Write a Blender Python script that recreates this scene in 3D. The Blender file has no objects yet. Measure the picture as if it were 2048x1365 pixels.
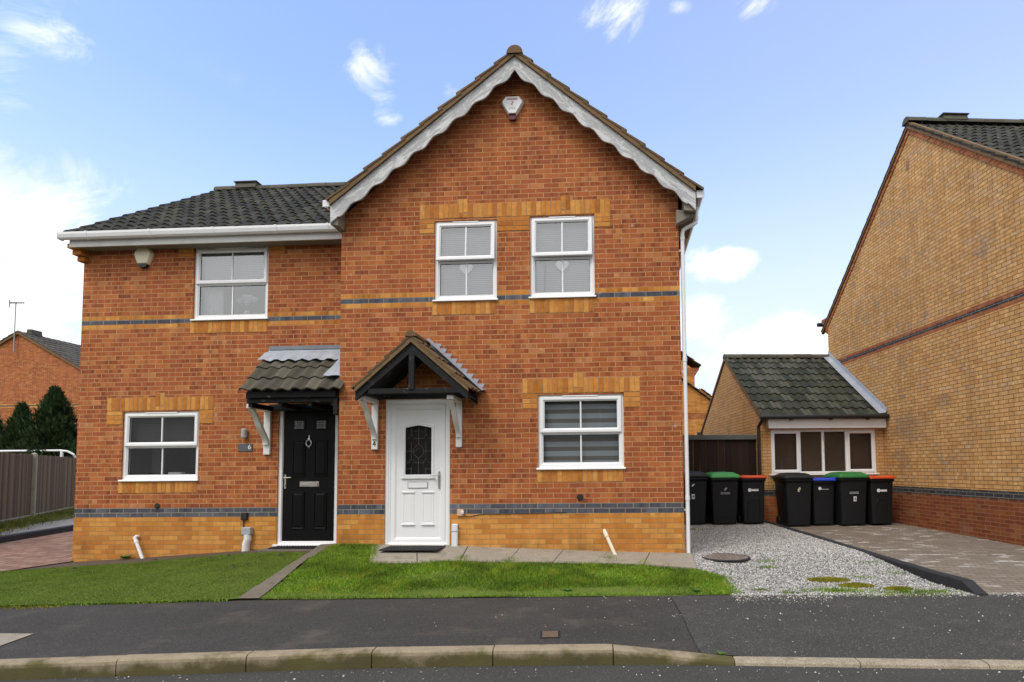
import bpy, math, random
import numpy as np
from mathutils import Vector, Matrix
random.seed(7); rng = np.random.default_rng(7)
R = math.radians
SC = bpy.context.scene

# ------------------------------------------------------------------ camera, sky, sun, exposure
cd = bpy.data.cameras.new('camera'); cam = bpy.data.objects.new('camera', cd); SC.collection.objects.link(cam)
cd.sensor_width = 36; cd.lens = 21.445; cd.shift_x = -0.0684; cd.shift_y = 0.0888
cd.clip_start = 0.05; cd.clip_end = 3000
_r, _u, _f = ((0.99834767, 0.05667881, -0.00945748), (0.01285867, -0.05994724, 0.99811872), (-0.05600523, 0.99659111, 0.060577))
M = Matrix.Identity(4)
for i in range(3):
    M[i][0] = _r[i]; M[i][1] = _u[i]; M[i][2] = -_f[i]
M[2][3] = 1.35
cam.matrix_world = M
SC.camera = cam

SUN_EL, SUN_AZ = 54, 212
w = bpy.data.worlds.new('World'); SC.world = w; w.use_nodes = True
wt = w.node_tree; wt.nodes.clear()

class NT:
    """small helper to wire shader nodes"""
    def __init__(s, tree): s.t = tree
    def n(s, typ, ins=None, out=0, **props):
        nd = s.t.nodes.new(typ)
        for k, v in props.items(): setattr(nd, k, v)
        for k, v in (ins or {}).items():
            sock = nd.inputs[k]
            if isinstance(v, bpy.types.NodeSocket): s.t.links.new(v, sock)
            else:
                if hasattr(sock, 'default_value'):
                    if sock.type == 'RGBA' and len(v) == 3: v = (*v, 1)
                    sock.default_value = v
        return nd.outputs[out] if out is not None else nd
    def math(s, op, a, b=0.0, c=0.0, clamp=False):
        return s.n('ShaderNodeMath', {0: a, 1: b, 2: c}, operation=op, use_clamp=clamp)
    def mix(s, fac, a, b, blend='MIX'):
        nd = s.t.nodes.new('ShaderNodeMix'); nd.data_type = 'RGBA'; nd.blend_type = blend
        for i, v in ((0, fac), (6, a), (7, b)):
            if isinstance(v, bpy.types.NodeSocket): s.t.links.new(v, nd.inputs[i])
            else: nd.inputs[i].default_value = v if i == 0 else (*v[:3], 1)
        return nd.outputs[2]
    def ramp(s, fac, stops, interp='LINEAR'):
        nd = s.t.nodes.new('ShaderNodeValToRGB'); cr = nd.color_ramp; cr.interpolation = interp
        while len(cr.elements) < len(stops): cr.elements.new(0.5)
        for e, (p, c) in zip(cr.elements, stops):
            e.position = p; e.color = (*c, 1) if len(c) == 3 else c
        s.t.links.new(fac, nd.inputs[0]); return nd.outputs[0]
    def smooth(s, v, a, b, lo=0.0, hi=1.0):
        nd = s.t.nodes.new('ShaderNodeMapRange'); nd.interpolation_type = 'SMOOTHSTEP'
        s.t.links.new(v, nd.inputs[0])
        for i, x in enumerate((a, b, lo, hi)): nd.inputs[1 + i].default_value = x
        return nd.outputs[0]
    def noise(s, vec, scale, detail=4.0, rough=0.55, dist=0.0, out=0):
        ins = {'Scale': scale, 'Detail': detail, 'Roughness': rough, 'Distortion': dist}
        if vec is not None: ins['Vector'] = vec
        return s.n('ShaderNodeTexNoise', ins, out)

n = NT(wt)
sky = n.n('ShaderNodeTexSky', sky_type='NISHITA', sun_disc=False, sun_elevation=R(SUN_EL), sun_rotation=R(SUN_AZ),
          air_density=1.0, dust_density=1.6, ozone_density=2.2)
vdir = n.n('ShaderNodeTexCoord', out=0)
BLOBS = [((-.69, .669, .277), .15, .12, .98), ((-.735, .66, .19), .2, .16, 1.0), ((-.634, .686, .356), .09, .05, .62), ((-.665, .70, .205), .08, .10, .85),
         ((.171, .933, .316), .072, .034, 1.12), ((.262, .946, .195), .12, .05, 1.15), ((.30, .94, .16), .2, .05, .9), ((.135, .963, .234), .07, .05, .8),
         ((.006, .787, .617), .06, .05, .84), ((-.326, .775, .541), .05, .045, .76), ((-.315, .803, .505), .04, .035, .74),
         ((-.622, .615, .484), .075, .03, .70), ((-.662, .608, .438), .045, .06, .68), ((.182, .775, .605), .05, .022, .75), ((.092, .784, .613), .03, .014, .5),
         ((-.228, .818, .528), .03, .022, .6), ((.103, .839, .534), .016, .02, .45),
         ((0, -.9, .4), 1.5, 1.2, 1.5), ((0, -.2, 1), .95, .8, 1.3)]  # last two: cloud added behind and overhead, out of view, to neutralise the skylight
acc = None
for c, sx, sz, amp in BLOBS:
    d = n.n('ShaderNodeVectorMath', {0: vdir, 1: c}, operation='SUBTRACT')
    d = n.n('ShaderNodeVectorMath', {0: d, 1: (1 / sx, 1 / sx, 1 / sz)}, operation='MULTIPLY')
    L = n.n('ShaderNodeVectorMath', {0: d}, out=1, operation='LENGTH')
    v = n.smooth(L, 0.0, 1.5, amp if sx > .06 else amp * .88, 0.0)
    acc = v if acc is None else n.math('MAXIMUM', acc, v)
cv = n.n('ShaderNodeVectorMath', {0: n.n('ShaderNodeVectorRotate', {0: vdir, 'Angle': .5}, rotation_type='Y_AXIS'), 1: (1, 1, 2.0)}, operation='MULTIPLY')
nz = n.noise(cv, 8.0, 10.0, 0.66, 0.7)
dens = n.math('ADD', acc, n.math('MULTIPLY', n.math('MULTIPLY', n.math('SUBTRACT', nz, 0.5), 2.2), n.math('MULTIPLY', acc, 1.9, clamp=True)))
cl = n.smooth(dens, 0.34, 1.08)
sepd = n.n('ShaderNodeSeparateXYZ', {0: vdir}, out=2)
skyc = n.mix(1.0, sky, (1.68, 1.63, 1.74), 'MULTIPLY')
sepx = n.n('ShaderNodeSeparateXYZ', {0: vdir}, out=0)
hz = n.math('ADD', n.smooth(sepd, 0.02, 0.52, 0.80, 0.0), n.smooth(sepx, -.55, .55, 0.0, 0.26), clamp=True)
skyc = n.mix(hz, skyc, (4.15, 4.36, 5.35))
tcl = n.noise(cv, 5.0, 4.0)
cloudc = n.mix(tcl, (5.7, 5.8, 5.95), (6.7, 6.65, 6.6))
skyc = n.mix(cl, skyc, cloudc)
bg = n.n('ShaderNodeBackground', {'Color': skyc, 'Strength': 0.15})
n.n('ShaderNodeOutputWorld', {'Surface': bg}, None)

sl = bpy.data.lights.new('sun', 'SUN'); so = bpy.data.objects.new('sun', sl); SC.collection.objects.link(so)
sl.energy = 1.5; sl.angle = R(24); sl.color = (1.0, 0.94, 0.85)
sd = Vector((math.sin(R(SUN_AZ)) * math.cos(R(SUN_EL)), math.cos(R(SUN_AZ)) * math.cos(R(SUN_EL)), math.sin(R(SUN_EL))))
so.rotation_euler = sd.to_track_quat('Z', 'Y').to_euler(); so.location = (-20, -30, 40)
SC.view_settings.view_transform = 'Standard'; SC.view_settings.look = 'None'
SC.view_settings.exposure = 0.50; SC.view_settings.gamma = 1.0
SC.cycles.max_bounces = 8; SC.cycles.transparent_max_bounces = 16

# ------------------------------------------------------------------ mesh helpers
class MB:
    def __init__(s): s.v = []; s.f = []
    def add(s, vs, fs):
        b = len(s.v); s.v += [tuple(map(float, p)) for p in vs]; s.f += [tuple(i + b for i in q) for q in fs]
    def box(s, x0, x1, y0, y1, z0, z1, ch=0.0):
        if ch <= 0:
            s.add([(x, y, z) for z in (z0, z1) for y in (y0, y1) for x in (x0, x1)],
                  [(0, 2, 3, 1), (4, 5, 7, 6), (0, 1, 5, 4), (2, 6, 7, 3), (0, 4, 6, 2), (1, 3, 7, 5)])
            return
        c = min(ch, (x1 - x0) * .45, (y1 - y0) * .45, (z1 - z0) * .45)
        # chamfered box: three axis-aligned shrunken faces plus chamfers via convex corner points
        P = {}
        vs = []
        for ix, x in enumerate((x0, x1)):
            for iy, y in enumerate((y0, y1)):
                for iz, z in enumerate((z0, z1)):
                    dx = c if ix == 0 else -c; dy = c if iy == 0 else -c; dz = c if iz == 0 else -c
                    P[ix, iy, iz] = len(vs)
                    vs += [(x, y + dy, z + dz), (x + dx, y, z + dz), (x + dx, y + dy, z)]
        fs = []
        for k in (0, 1):
            fs.append([P[k, 0, 0], P[k, 1, 0], P[k, 1, 1], P[k, 0, 1]])
            fs.append([P[0, k, 0] + 1, P[1, k, 0] + 1, P[1, k, 1] + 1, P[0, k, 1] + 1])
            fs.append([P[0, 0, k] + 2, P[1, 0, k] + 2, P[1, 1, k] + 2, P[0, 1, k] + 2])
        for a in (0, 1):
            for b in (0, 1):
                fs.append([P[a, b, 0], P[a, b, 1], P[a, b, 1] + 1, P[a, b, 0] + 1])
                fs.append([P[a, 0, b], P[a, 1, b], P[a, 1, b] + 2, P[a, 0, b] + 2])
                fs.append([P[0, a, b] + 1, P[1, a, b] + 1, P[1, a, b] + 2, P[0, a, b] + 2])
                for d in (0, 1): fs.append([P[a, b, d], P[a, b, d] + 1, P[a, b, d] + 2])
        s.add(vs, fs)
    def quad(s, a, b, c, d): s.add([a, b, c, d], [(0, 1, 2, 3)])
    def poly(s, pts): s.add(pts, [tuple(range(len(pts)))])
    def prism(s, pts, y0, y1, ax='y'):
        """outline pts (u,v) extruded along an axis"""
        def T(u, v, t): return {'y': (u, t, v), 'x': (t, u, v), 'z': (u, v, t)}[ax]
        k = len(pts)
        s.add([T(u, v, y0) for u, v in pts] + [T(u, v, y1) for u, v in pts],
              [tuple(range(k)), tuple(range(2 * k - 1, k - 1, -1))] + [(i, (i + 1) % k, (i + 1) % k + k, i + k) for i in range(k)])
    def strip(s, low, high, y0, y1):
        """solid between two polylines (x,z) of equal length, thick in y"""
        k = len(low)
        vs = [(x, y0, z) for x, z in low] + [(x, y0, z) for x, z in high] + [(x, y1, z) for x, z in low] + [(x, y1, z) for x, z in high]
        fs = []
        for i in range(k - 1):
            fs += [(i, i + 1, k + i + 1, k + i), (2 * k + i, 3 * k + i, 3 * k + i + 1, 2 * k + i + 1),
                   (i, 2 * k + i, 2 * k + i + 1, i + 1), (k + i, k + i + 1, 3 * k + i + 1, 3 * k + i)]
        fs += [(0, k, 3 * k, 2 * k), (k - 1, 3 * k - 1, 4 * k - 1, 2 * k - 1)]
        s.add(vs, fs)
    def tube(s, pts, r, seg=10, cap=True):
        pts = [Vector(p) for p in pts]; k = len(pts)
        rs = r if isinstance(r, (list, tuple)) else [r] * k
        base = len(s.v); up = None; vs = []
        for i, p in enumerate(pts):
            t = (pts[min(i + 1, k - 1)] - pts[max(i - 1, 0)]).normalized()
            if up is None: up = Vector((0, 0, 1)) if abs(t.z) < .9 else Vector((1, 0, 0))
            a = t.cross(up).normalized(); b = a.cross(t).normalized(); up = b
            for j in range(seg):
                q = 2 * math.pi * j / seg
                vs.append(p + (a * math.cos(q) + b * math.sin(q)) * rs[i])
        fs = [(i * seg + j, i * seg + (j + 1) % seg, (i + 1) * seg + (j + 1) % seg, (i + 1) * seg + j) for i in range(k - 1) for j in range(seg)]
        if cap: fs += [tuple(range(seg - 1, -1, -1)), tuple((k - 1) * seg + j for j in range(seg))]
        s.add(vs, fs)
    def rings(s, x0, x1, z0, z1, prof):
        """rectangular picture-frame moulding: prof = [(inset, y), ...]"""
        vs = []; k = len(prof)
        for i, y in prof: vs += [(x0 + i, y, z0 + i), (x1 - i, y, z0 + i), (x1 - i, y, z1 - i), (x0 + i, y, z1 - i)]
        fs = [(4 * a + j, 4 * a + (j + 1) % 4, 4 * a + 4 + (j + 1) % 4, 4 * a + 4 + j) for a in range(k - 1) for j in range(4)]
        s.add(vs, fs)
    def build(s, name, mat, parent=None, smooth=False, loc=None, rotz=0):
        return mesh_obj(name, np.array(s.v, dtype=np.float32).reshape(-1, 3), s.f, mat, parent, smooth, loc, rotz)

def auto_uv(me):
    nl = len(me.loops)
    if nl == 0: return
    uv = me.uv_layers.new(name='UVMap')
    co = np.empty(len(me.vertices) * 3, np.float32); me.vertices.foreach_get('co', co); co = co.reshape(-1, 3)
    vi = np.empty(nl, np.int32); me.loops.foreach_get('vertex_index', vi)
    npoly = len(me.polygons)
    no = np.empty(npoly * 3, np.float32); me.polygons.foreach_get('normal', no); no = np.abs(no.reshape(-1, 3))
    tot = np.empty(npoly, np.int32); me.polygons.foreach_get('loop_total', tot)
    no = np.repeat(no, tot, axis=0); p = co[vi]
    isz = (no[:, 2] > no[:, 0]) & (no[:, 2] > no[:, 1]); isx = ~isz & (no[:, 0] > no[:, 1])
    u = np.where(isx, p[:, 1], p[:, 0]); v = np.where(isz, p[:, 1], p[:, 2])
    uv.data.foreach_set('uv', np.stack([u, v], 1).astype(np.float32).ravel())

def mesh_obj(name, verts, faces, mat, parent=None, smooth=False, loc=None, rotz=0):
    me = bpy.data.meshes.new(name)
    if isinstance(faces, np.ndarray):
        nf, k = faces.shape
        me.vertices.add(len(verts)); me.vertices.foreach_set('co', np.asarray(verts, np.float32).ravel())
        me.loops.add(nf * k); me.loops.foreach_set('vertex_index', faces.astype(np.int32).ravel())
        me.polygons.add(nf); me.polygons.foreach_set('loop_start', np.arange(0, nf * k, k, dtype=np.int32))
        me.update(calc_edges=True)
    else:
        me.from_pydata([tuple(map(float, p)) for p in verts], [], faces); me.update()
        auto_uv(me)
    if smooth: me.polygons.foreach_set('use_smooth', [True] * len(me.polygons))
    me.materials.append(mat)
    o = bpy.data.objects.new(name, me); SC.collection.objects.link(o)
    if parent is not None: o.parent = parent
    if loc is not None: o.location = loc
    o.rotation_euler.z = rotz
    return o

def tag(o, label=None, cat=None, group=None, kind=None):
    if label: o['label'] = label
    if cat: o['category'] = cat
    if group: o['group'] = group
    if kind: o['kind'] = kind
    return o
def thing(name, label, cat, loc=(0, 0, 0), rotz=0, group=None):
    o = bpy.data.objects.new(name, None); SC.collection.objects.link(o)
    o.location = loc; o.rotation_euler.z = rotz; o.empty_display_size = .2
    return tag(o, label, cat, group)
def copy_tree(o, parent=None):
    c = o.copy(); SC.collection.objects.link(c); c.parent = parent
    for ch in [k for k in SC.objects if k.parent == o]: copy_tree(ch, c)
    return c
def text(name, body, size, mat, parent, loc, rot=(R(90), 0, 0), ext=.002):
    cu = bpy.data.curves.new(name, 'FONT'); cu.body = body; cu.size = size; cu.extrude = ext; cu.align_x = 'CENTER'; cu.align_y = 'CENTER'
    cu.materials.append(mat)
    tmp = bpy.data.objects.new(name, cu); me = bpy.data.meshes.new_from_object(tmp); bpy.data.objects.remove(tmp)
    me.materials.clear(); me.materials.append(mat)
    o = bpy.data.objects.new(name, me); SC.collection.objects.link(o); o.parent = parent; o.location = loc; o.rotation_euler = rot
    return o

# ------------------------------------------------------------------ materials
def newmat(name):
    m = bpy.data.materials.new(name); m.use_nodes = True; t = m.node_tree; t.nodes.clear()
    return m, NT(t)
def finish(n, color, rough=.6, bump=None, bstr=.3, bdist=.01, spec=.5, metal=0.0, extra=None):
    ins = {'Base Color': color, 'Roughness': rough, 'Metallic': metal, 'Specular IOR Level': spec}
    if extra: ins.update(extra)
    if bump is not None:
        ins['Normal'] = n.n('ShaderNodeBump', {'Strength': bstr, 'Distance': bdist, 'Height': bump})
    b = n.n('ShaderNodeBsdfPrincipled', ins)
    n.n('ShaderNodeOutputMaterial', {'Surface': b}, None)
def obj_co(n): return n.n('ShaderNodeTexCoord', out=3)
def simple(name, col, rough=.5, var=.12, scale=8.0, bstr=.1, metal=0.0, spec=.5, dirt=None, dirtamt=.3):
    m, n = newmat(name); co = obj_co(n)
    nz = n.noise(co, scale, 5.0)
    c = n.mix(nz, tuple(x * (1 - var) for x in col), tuple(min(1, x * (1 + var)) for x in col))
    if dirt:
        d = n.smooth(n.noise(co, scale * .35, 6.0, .65), .48, .75, 0, dirtamt)
        c = n.mix(d, c, dirt)
    finish(n, c, rough, n.noise(co, scale * 12, 3.0), bstr, .004, spec, metal)
    return m

RH = 0.0715
def brick_core(n, width=.225, row=RH, v0=.87, offset=.5, mortar=.0052):
    uv = n.n('ShaderNodeTexCoord', out=2)
    wob = n.noise(uv, 9.0, 2.0, out=1)
    wob = n.n('ShaderNodeVectorMath', {0: n.n('ShaderNodeVectorMath', {0: wob, 1: (.5, .5, .5)}, operation='SUBTRACT'), 1: (.008, .008, 0)}, operation='MULTIPLY')
    p = n.n('ShaderNodeVectorMath', {0: uv, 1: (22.5, 100 * row - v0, 0)}, operation='ADD')
    p = n.n('ShaderNodeVectorMath', {0: p, 1: wob}, operation='ADD')
    nd = n.n('ShaderNodeTexBrick', {'Vector': p, 'Color1': (0, 0, 0), 'Color2': (1, 1, 1), 'Mortar': (.5, .5, .5), 'Scale': 1.0, 'Mortar Size': mortar,
             'Mortar Smooth': .25, 'Bias': 0.0, 'Brick Width': width, 'Row Height': row}, None, offset=offset, offset_frequency=2, squash=1.0)
    nh = n.n('ShaderNodeTexBrick', {'Vector': p, 'Color1': (0, 0, 0), 'Color2': (1, 1, 1), 'Mortar': (.5, .5, .5), 'Scale': 1.0, 'Mortar Size': .009,
             'Mortar Smooth': .5, 'Bias': 0.0, 'Brick Width': width / 3, 'Row Height': row}, None, offset=0.5, offset_frequency=2, squash=1.0)
    return uv, nd.outputs[0], nd.outputs[1], nh.outputs[0], nh.outputs[1]
RED = [(0, (.285, .082, .033)), (.35, (.335, .094, .032)), (.7, (.365, .109, .033)), (.9, (.41, .142, .043)), (1, (.43, .175, .07))]
YEL = [(0, (.44, .160, .028)), (.3, (.53, .220, .042)), (.7, (.60, .290, .070)), (1, (.48, .175, .034))]
BLU = [(0, (.062, .066, .082)), (.5, (.085, .09, .108)), (1, (.12, .125, .145))]
BUF = [(0, (.53, .285, .100)), (.3, (.59, .330, .122)), (.75, (.64, .375, .150)), (1, (.55, .34, .17))]
DRK = [(0, (.035, .035, .038)), (1, (.06, .06, .063))]
RED2 = [(p, tuple(x * .60 for x in c)) for p, c in RED]
def brick_mat(name, main, zones=(), mortar=(.50, .275, .135), dark=.62, stain=.25, base_algae=0.0, halfdark=True, grey=0.0, joint=.0052, blots=()):
    m, n = newmat(name)
    uv, rnd, mfac, rh, hf = brick_core(n, mortar=joint)
    v = n.n('ShaderNodeSeparateXYZ', {0: uv}, out=1)
    col = n.ramp(rnd, main); mort = n.mix(0.0, mortar, mortar)
    for lo, hi, stops, mcol in zones:
        msk = n.math('MULTIPLY', n.math('GREATER_THAN', v, lo), n.math('LESS_THAN', v, hi))
        col = n.mix(msk, col, n.ramp(rnd, stops)); mort = n.mix(msk, mort, mcol)
    if halfdark:
        hd = n.math('MULTIPLY', n.smooth(rh, .62, .70), n.math('SUBTRACT', 1.0, hf, clamp=True))
        hd = n.math('MULTIPLY', n.math('MULTIPLY', hd, n.math('ADD', n.math('GREATER_THAN', v, .70), .25, clamp=True)), n.smooth(n.noise(uv, 1.3, 4.0, .7), .34, .62))
        col = n.mix(n.math('MULTIPLY', hd, dark), col, n.mix(1.0, col, (.46, .46, .56), 'MULTIPLY'))
        lt = n.math('MULTIPLY', n.math('MULTIPLY', n.smooth(rh, .24, .16), n.math('ADD', n.math('GREATER_THAN', v, .70), .2, clamp=True)), n.smooth(n.noise(uv, 20.0, 3.0), .4, .65))
        col = n.mix(n.math('MULTIPLY', lt, .75), col, n.mix(1.0, col, (1.25, 1.5, 1.75), 'MULTIPLY'))
    if grey > 0:
        gm = n.math('MULTIPLY', n.smooth(n.noise(uv, 1.1, 4.0, .6), .52, .68), n.smooth(rnd, .45, .6))
        col = n.mix(n.math('MULTIPLY', gm, grey), col, (.20, .17, .145))
    fine = n.noise(uv, 70.0, 4.0, .7)
    col = n.mix(.55, col, n.mix(fine, (.62, .62, .62), (1.4, 1.4, 1.4)), 'MULTIPLY')
    mort = n.mix(.5, mort, n.mix(n.noise(uv, 5.0, 5.0, .7), (.55, .55, .55), (1.35, 1.35, 1.3)), 'MULTIPLY')
    col = n.mix(mfac, col, mort)
    big = n.noise(uv, .75, 6.0, .62, .6)
    col = n.mix(stain * 2, col, n.mix(big, (.62, .60, .58), (1.35, 1.36, 1.38)), 'MULTIPLY')
    sv = n.n('ShaderNodeVectorMath', {0: uv, 1: (5.0, .45, 1)}, operation='MULTIPLY')   # rain streaks
    col = n.mix(.45, col, n.mix(n.smooth(n.noise(sv, 1.3, 5.0, .65), .3, .7), (.74, .72, .70), (1.16, 1.17, 1.18)), 'MULTIPLY')
    for bu, bv, ru, rv in blots:   # sooty damp patches on the wall
        d = n.n('ShaderNodeVectorMath', {0: n.n('ShaderNodeVectorMath', {0: uv, 1: (bu, bv, 0)}, operation='SUBTRACT'), 1: (1 / ru, 1 / rv, 0)}, operation='MULTIPLY')
        d = n.math('ADD', n.n('ShaderNodeVectorMath', {0: d}, 1, operation='LENGTH'), n.math('MULTIPLY', n.math('SUBTRACT', n.noise(uv, 4.0, 5.0, .65), .5), 2.2))
        col = n.mix(n.smooth(d, 1.1, .3, 0, .42), col, (.17, .13, .095))
    # scattered pale lime spots
    spk = n.n('ShaderNodeTexVoronoi', {'Vector': uv, 'Scale': 3.2}, 0)
    spm = n.math('MULTIPLY', n.smooth(spk, .10, .03), n.smooth(n.noise(uv, 1.7, 3.0), .52, .62))
    col = n.mix(n.math('MULTIPLY', spm, .45), col, (.55, .45, .38))
    if base_algae > 0:
        al = n.math('MULTIPLY', n.smooth(v, .62, .12), n.smooth(n.noise(uv, 1.6, 5.0, .65), .46, .66))
        col = n.mix(n.math('MULTIPLY', al, base_algae), col, (.07, .065, .022))
    h = n.math('ADD', n.math('MULTIPLY', n.math('SUBTRACT', 1.0, mfac), 1.0), n.math('MULTIPLY', fine, .35))
    finish(n, col, .88, h, .55, .006, .25)
    return m
LOWB = [(-9, .727, YEL, (.34, .20, .09)), (.727, .870, BLU, (.30, .26, .20)),
        (3.730, 3.8015, YEL, (.36, .2, .1)), (3.8015, 3.873, BLU, (.30, .26, .2)), (3.873, 3.9445, YEL, (.36, .2, .1))]
M_RED = brick_mat('red_brick', RED, LOWB, base_algae=.6)
M_YEL = brick_mat('yellow_brick', YEL, (), mortar=(.34, .20, .09), halfdark=False)
M_BUF = brick_mat('buff_brick', BUF, [(-9, .770, RED2, (.30, .15, .09)), (.770, .913, DRK, (.22, .2, .16)),
        (3.975, 4.046, RED, (.3, .18, .1)), (4.046, 4.118, DRK, (.22, .2, .16)), (4.118, 4.19, RED, (.3, .18, .1))], mortar=(.17, .088, .032), dark=.3, stain=.22, grey=.5, joint=.0062, blots=((3.1, 2.15, .8, .42), (3.35, 1.5, .35, .3), (1.9, 2.6, .3, .2)))
M_FAR = brick_mat('far_red_brick', RED, [(3.3, 3.37, YEL, (.3, .2, .1))], stain=.2)
M_FARY = brick_mat('far_buff_brick', YEL, [(3.2, 3.42, RED, (.3, .18, .1))], stain=.15, halfdark=False)

def island_mat(name, stops, rough=.8, noise_scale=30.0, amt=.4, bstr=.25, moss=None, mossamt=.5, moss_scale=2.0, extra_spots=None, spec=.3):
    m, n = newmat(name); co = obj_co(n)
    rnd = n.n('ShaderNodeNewGeometry', out=8)
    col = n.ramp(rnd, stops)
    nz = n.noise(co, noise_scale, 5.0, .65)
    col = n.mix(amt, col, n.mix(nz, (.4, .4, .4), (1.6, 1.6, 1.6)), 'MULTIPLY')
    if moss:
        mk = n.smooth(n.noise(co, moss_scale, 7.0, .7), .5, .72, 0, mossamt)
        col = n.mix(mk, col, moss)
    if extra_spots:
        sp = n.n('ShaderNodeTexVoronoi', {'Vector': co, 'Scale': 5.0}, 0)
        col = n.mix(n.smooth(sp, .075, .04), col, extra_spots)
    finish(n, col, rough, nz, bstr, .006, spec)
    return m
M_SOLD = island_mat('yellow_soldier_brick', [(0, (.34, .110, .018)), (.3, (.50, .19, .034)), (.65, (.60, .29, .070)), (1, (.38, .125, .02))], .88, 13.0, .9)
M_MORT = simple('mortar', (.36, .21, .10), .95, .25, 20)
M_TILE = island_mat('dark_concrete_tile', [(0, (.014, .0135, .011)), (.5, (.023, .0225, .018)), (1, (.046, .044, .034))], .78, 14.0, .7, .3, (.075, .078, .03), .6, 2.6, (.30, .30, .27))
M_TILEP = island_mat('mossy_concrete_tile', [(0, (.05, .046, .035)), (.5, (.08, .074, .055)), (1, (.115, .105, .08))], .8, 14.0, .6, .3, (.055, .06, .02), .6, 5.0)
M_TILEG = island_mat('green_black_concrete_tile', [(0, (.018, .020, .013)), (.5, (.031, .034, .022)), (1, (.072, .070, .054))], .8, 12.0, .6, .3, (.055, .068, .024), .6, 3.0)
M_TILEB = island_mat('brown_concrete_tile', [(0, (.10, .062, .032)), (.5, (.14, .088, .045)), (1, (.17, .11, .06))], .85, 16.0, .6, .3, (.07, .065, .03), .6, 4.0)
M_VERGE = simple('verge_mortar', (.17, .105, .05), .95, .35, 14, .5, dirt=(.06, .05, .03), dirtamt=.7)
M_UPVC = simple('white_plastic', (.80, .81, .82), .32, .025, 3, .02)
M_UPVCD = simple('weathered_white_plastic', (.70, .71, .70), .42, .06, 3, .04, dirt=(.34, .34, .30), dirtamt=.35)
M_PAINT = simple('white_painted_timber', (.70, .70, .68), .55, .06, 5, .2, dirt=(.36, .36, .33), dirtamt=.45)
M_GASK = simple('black_gasket', (.02, .02, .02), .5)
M_BLACKT = None
def peel(name, paint, wood, lo, hi, scale, axis=None):
    m, n = newmat(name); co = obj_co(n); st = co
    if axis is not None:   # grain runs along the sloping board
        sp = n.n('ShaderNodeSeparateXYZ', {0: co}, None); ax = n.math('ABSOLUTE', n.math('ADD', sp.outputs[0], -axis))
        al = n.math('SUBTRACT', n.math('MULTIPLY', ax, .765), n.math('MULTIPLY', sp.outputs[2], .644)); ac = n.math('ADD', n.math('MULTIPLY', ax, .644), n.math('MULTIPLY', sp.outputs[2], .765))
        st = n.n('ShaderNodeCombineXYZ', {0: n.math('MULTIPLY', al, .55), 1: n.math('MULTIPLY', ac, 2.4), 2: n.math('MULTIPLY', sp.outputs[0], .2)})
    k = n.smooth(n.noise(st, scale, 8.0, .68, .8), lo, hi)
    g = n.mix(n.noise(co, 30, 4.0), tuple(x * .75 for x in wood), tuple(x * 1.25 for x in wood))
    pc = n.mix(n.noise(co, 3, 3.0), tuple(x * .85 for x in paint), paint)
    finish(n, n.mix(k, pc, g), .7, k, .35, -.004, .3)
    return m
M_BARGE = peel('peeling_white_paint', (.62, .63, .64), (.38, .39, .40), .45, .52, 6.5, -1.393)
M_BLACKT = peel('flaking_black_timber', (.008, .008, .009), (.13, .125, .115), .58, .70, 9.0)
M_LEAD = simple('lead_flashing', (.30, .33, .38), .5, .28, 7, .3, metal=.0, dirt=(.5, .53, .58), dirtamt=.6)
M_BDOOR = simple('black_door_paint', (.004, .004, .0045), .45, .1, 20, .05, spec=.14)
M_CHROME = simple('satin_chrome', (.62, .60, .55), .28, .1, 9, .05, metal=1.0)
M_GREYP = simple('grey_plastic', (.36, .38, .40), .5, .12, 8, .1, dirt=(.2, .2, .18), dirtamt=.5)
M_CREAM = simple('cream_plastic', (.74, .68, .50), .45, .06, 6)
M_PINK = simple('faded_pink_plastic', (.60, .38, .27), .6, .1, 8)
M_BLK = simple('black_plastic', (.013, .013, .014), .5, .2, 8)
M_REDL = simple('dark_red_lens', (.10, .006, .012), .25, .1, 8)
M_WHITE = simple('white_print', (.78, .78, .76), .5, .05)
M_REDP = simple('red_print', (.42, .08, .09), .5, .05)
M_GREYPR = simple('grey_print', (.40, .42, .42), .5, .05)
M_SLATE = simple('slate_plaque', (.085, .09, .10), .6, .15, 8)
M_BRICKO = simple('buff_vent', (.3, .16, .09), .8)
M_BIN = simple('charcoal_bin_plastic', (.0095, .0108, .0132), .5, .2, 6, .12, spec=.3, dirt=(.024, .025, .023), dirtamt=.5)
M_LID = {'green': simple('green_lid', (.05, .30, .07), .42, .15, 6), 'dark_green': simple('dark_green_lid', (.028, .16, .038), .42, .2, 6),
         'red': simple('orange_red_lid', (.62, .075, .02), .42, .12, 6), 'blue': simple('blue_lid', (.02, .06, .52), .42, .12, 6), 'black': M_BIN}
M_DOWNP = simple('white_rainwater_plastic', (.78, .79, .80), .38, .05, 3, .03, dirt=(.45, .46, .42), dirtamt=.25)
M_SOFF = simple('soffit_board', (.22, .20, .16), .8, .2, 5)
M_FENCE = island_mat('weathered_grey_fence', [(0, (.08, .053, .030)), (.5, (.135, .095, .056)), (1, (.20, .148, .09))], .9, 14.0, .5)
M_GATE = island_mat('dark_brown_fence', [(0, (.018, .010, .007)), (1, (.032, .017, .011))], .85, 14.0, .4)
M_GCAP = simple('grey_green_fence_cap', (.10, .11, .105), .85, .3, 6)
M_POST = simple('concrete_post', (.30, .29, .23), .9, .2, 8, .4, dirt=(.14, .15, .10), dirtamt=.5)
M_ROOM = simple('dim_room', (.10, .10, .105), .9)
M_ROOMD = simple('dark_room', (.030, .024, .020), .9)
M_BLIND = None

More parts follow.
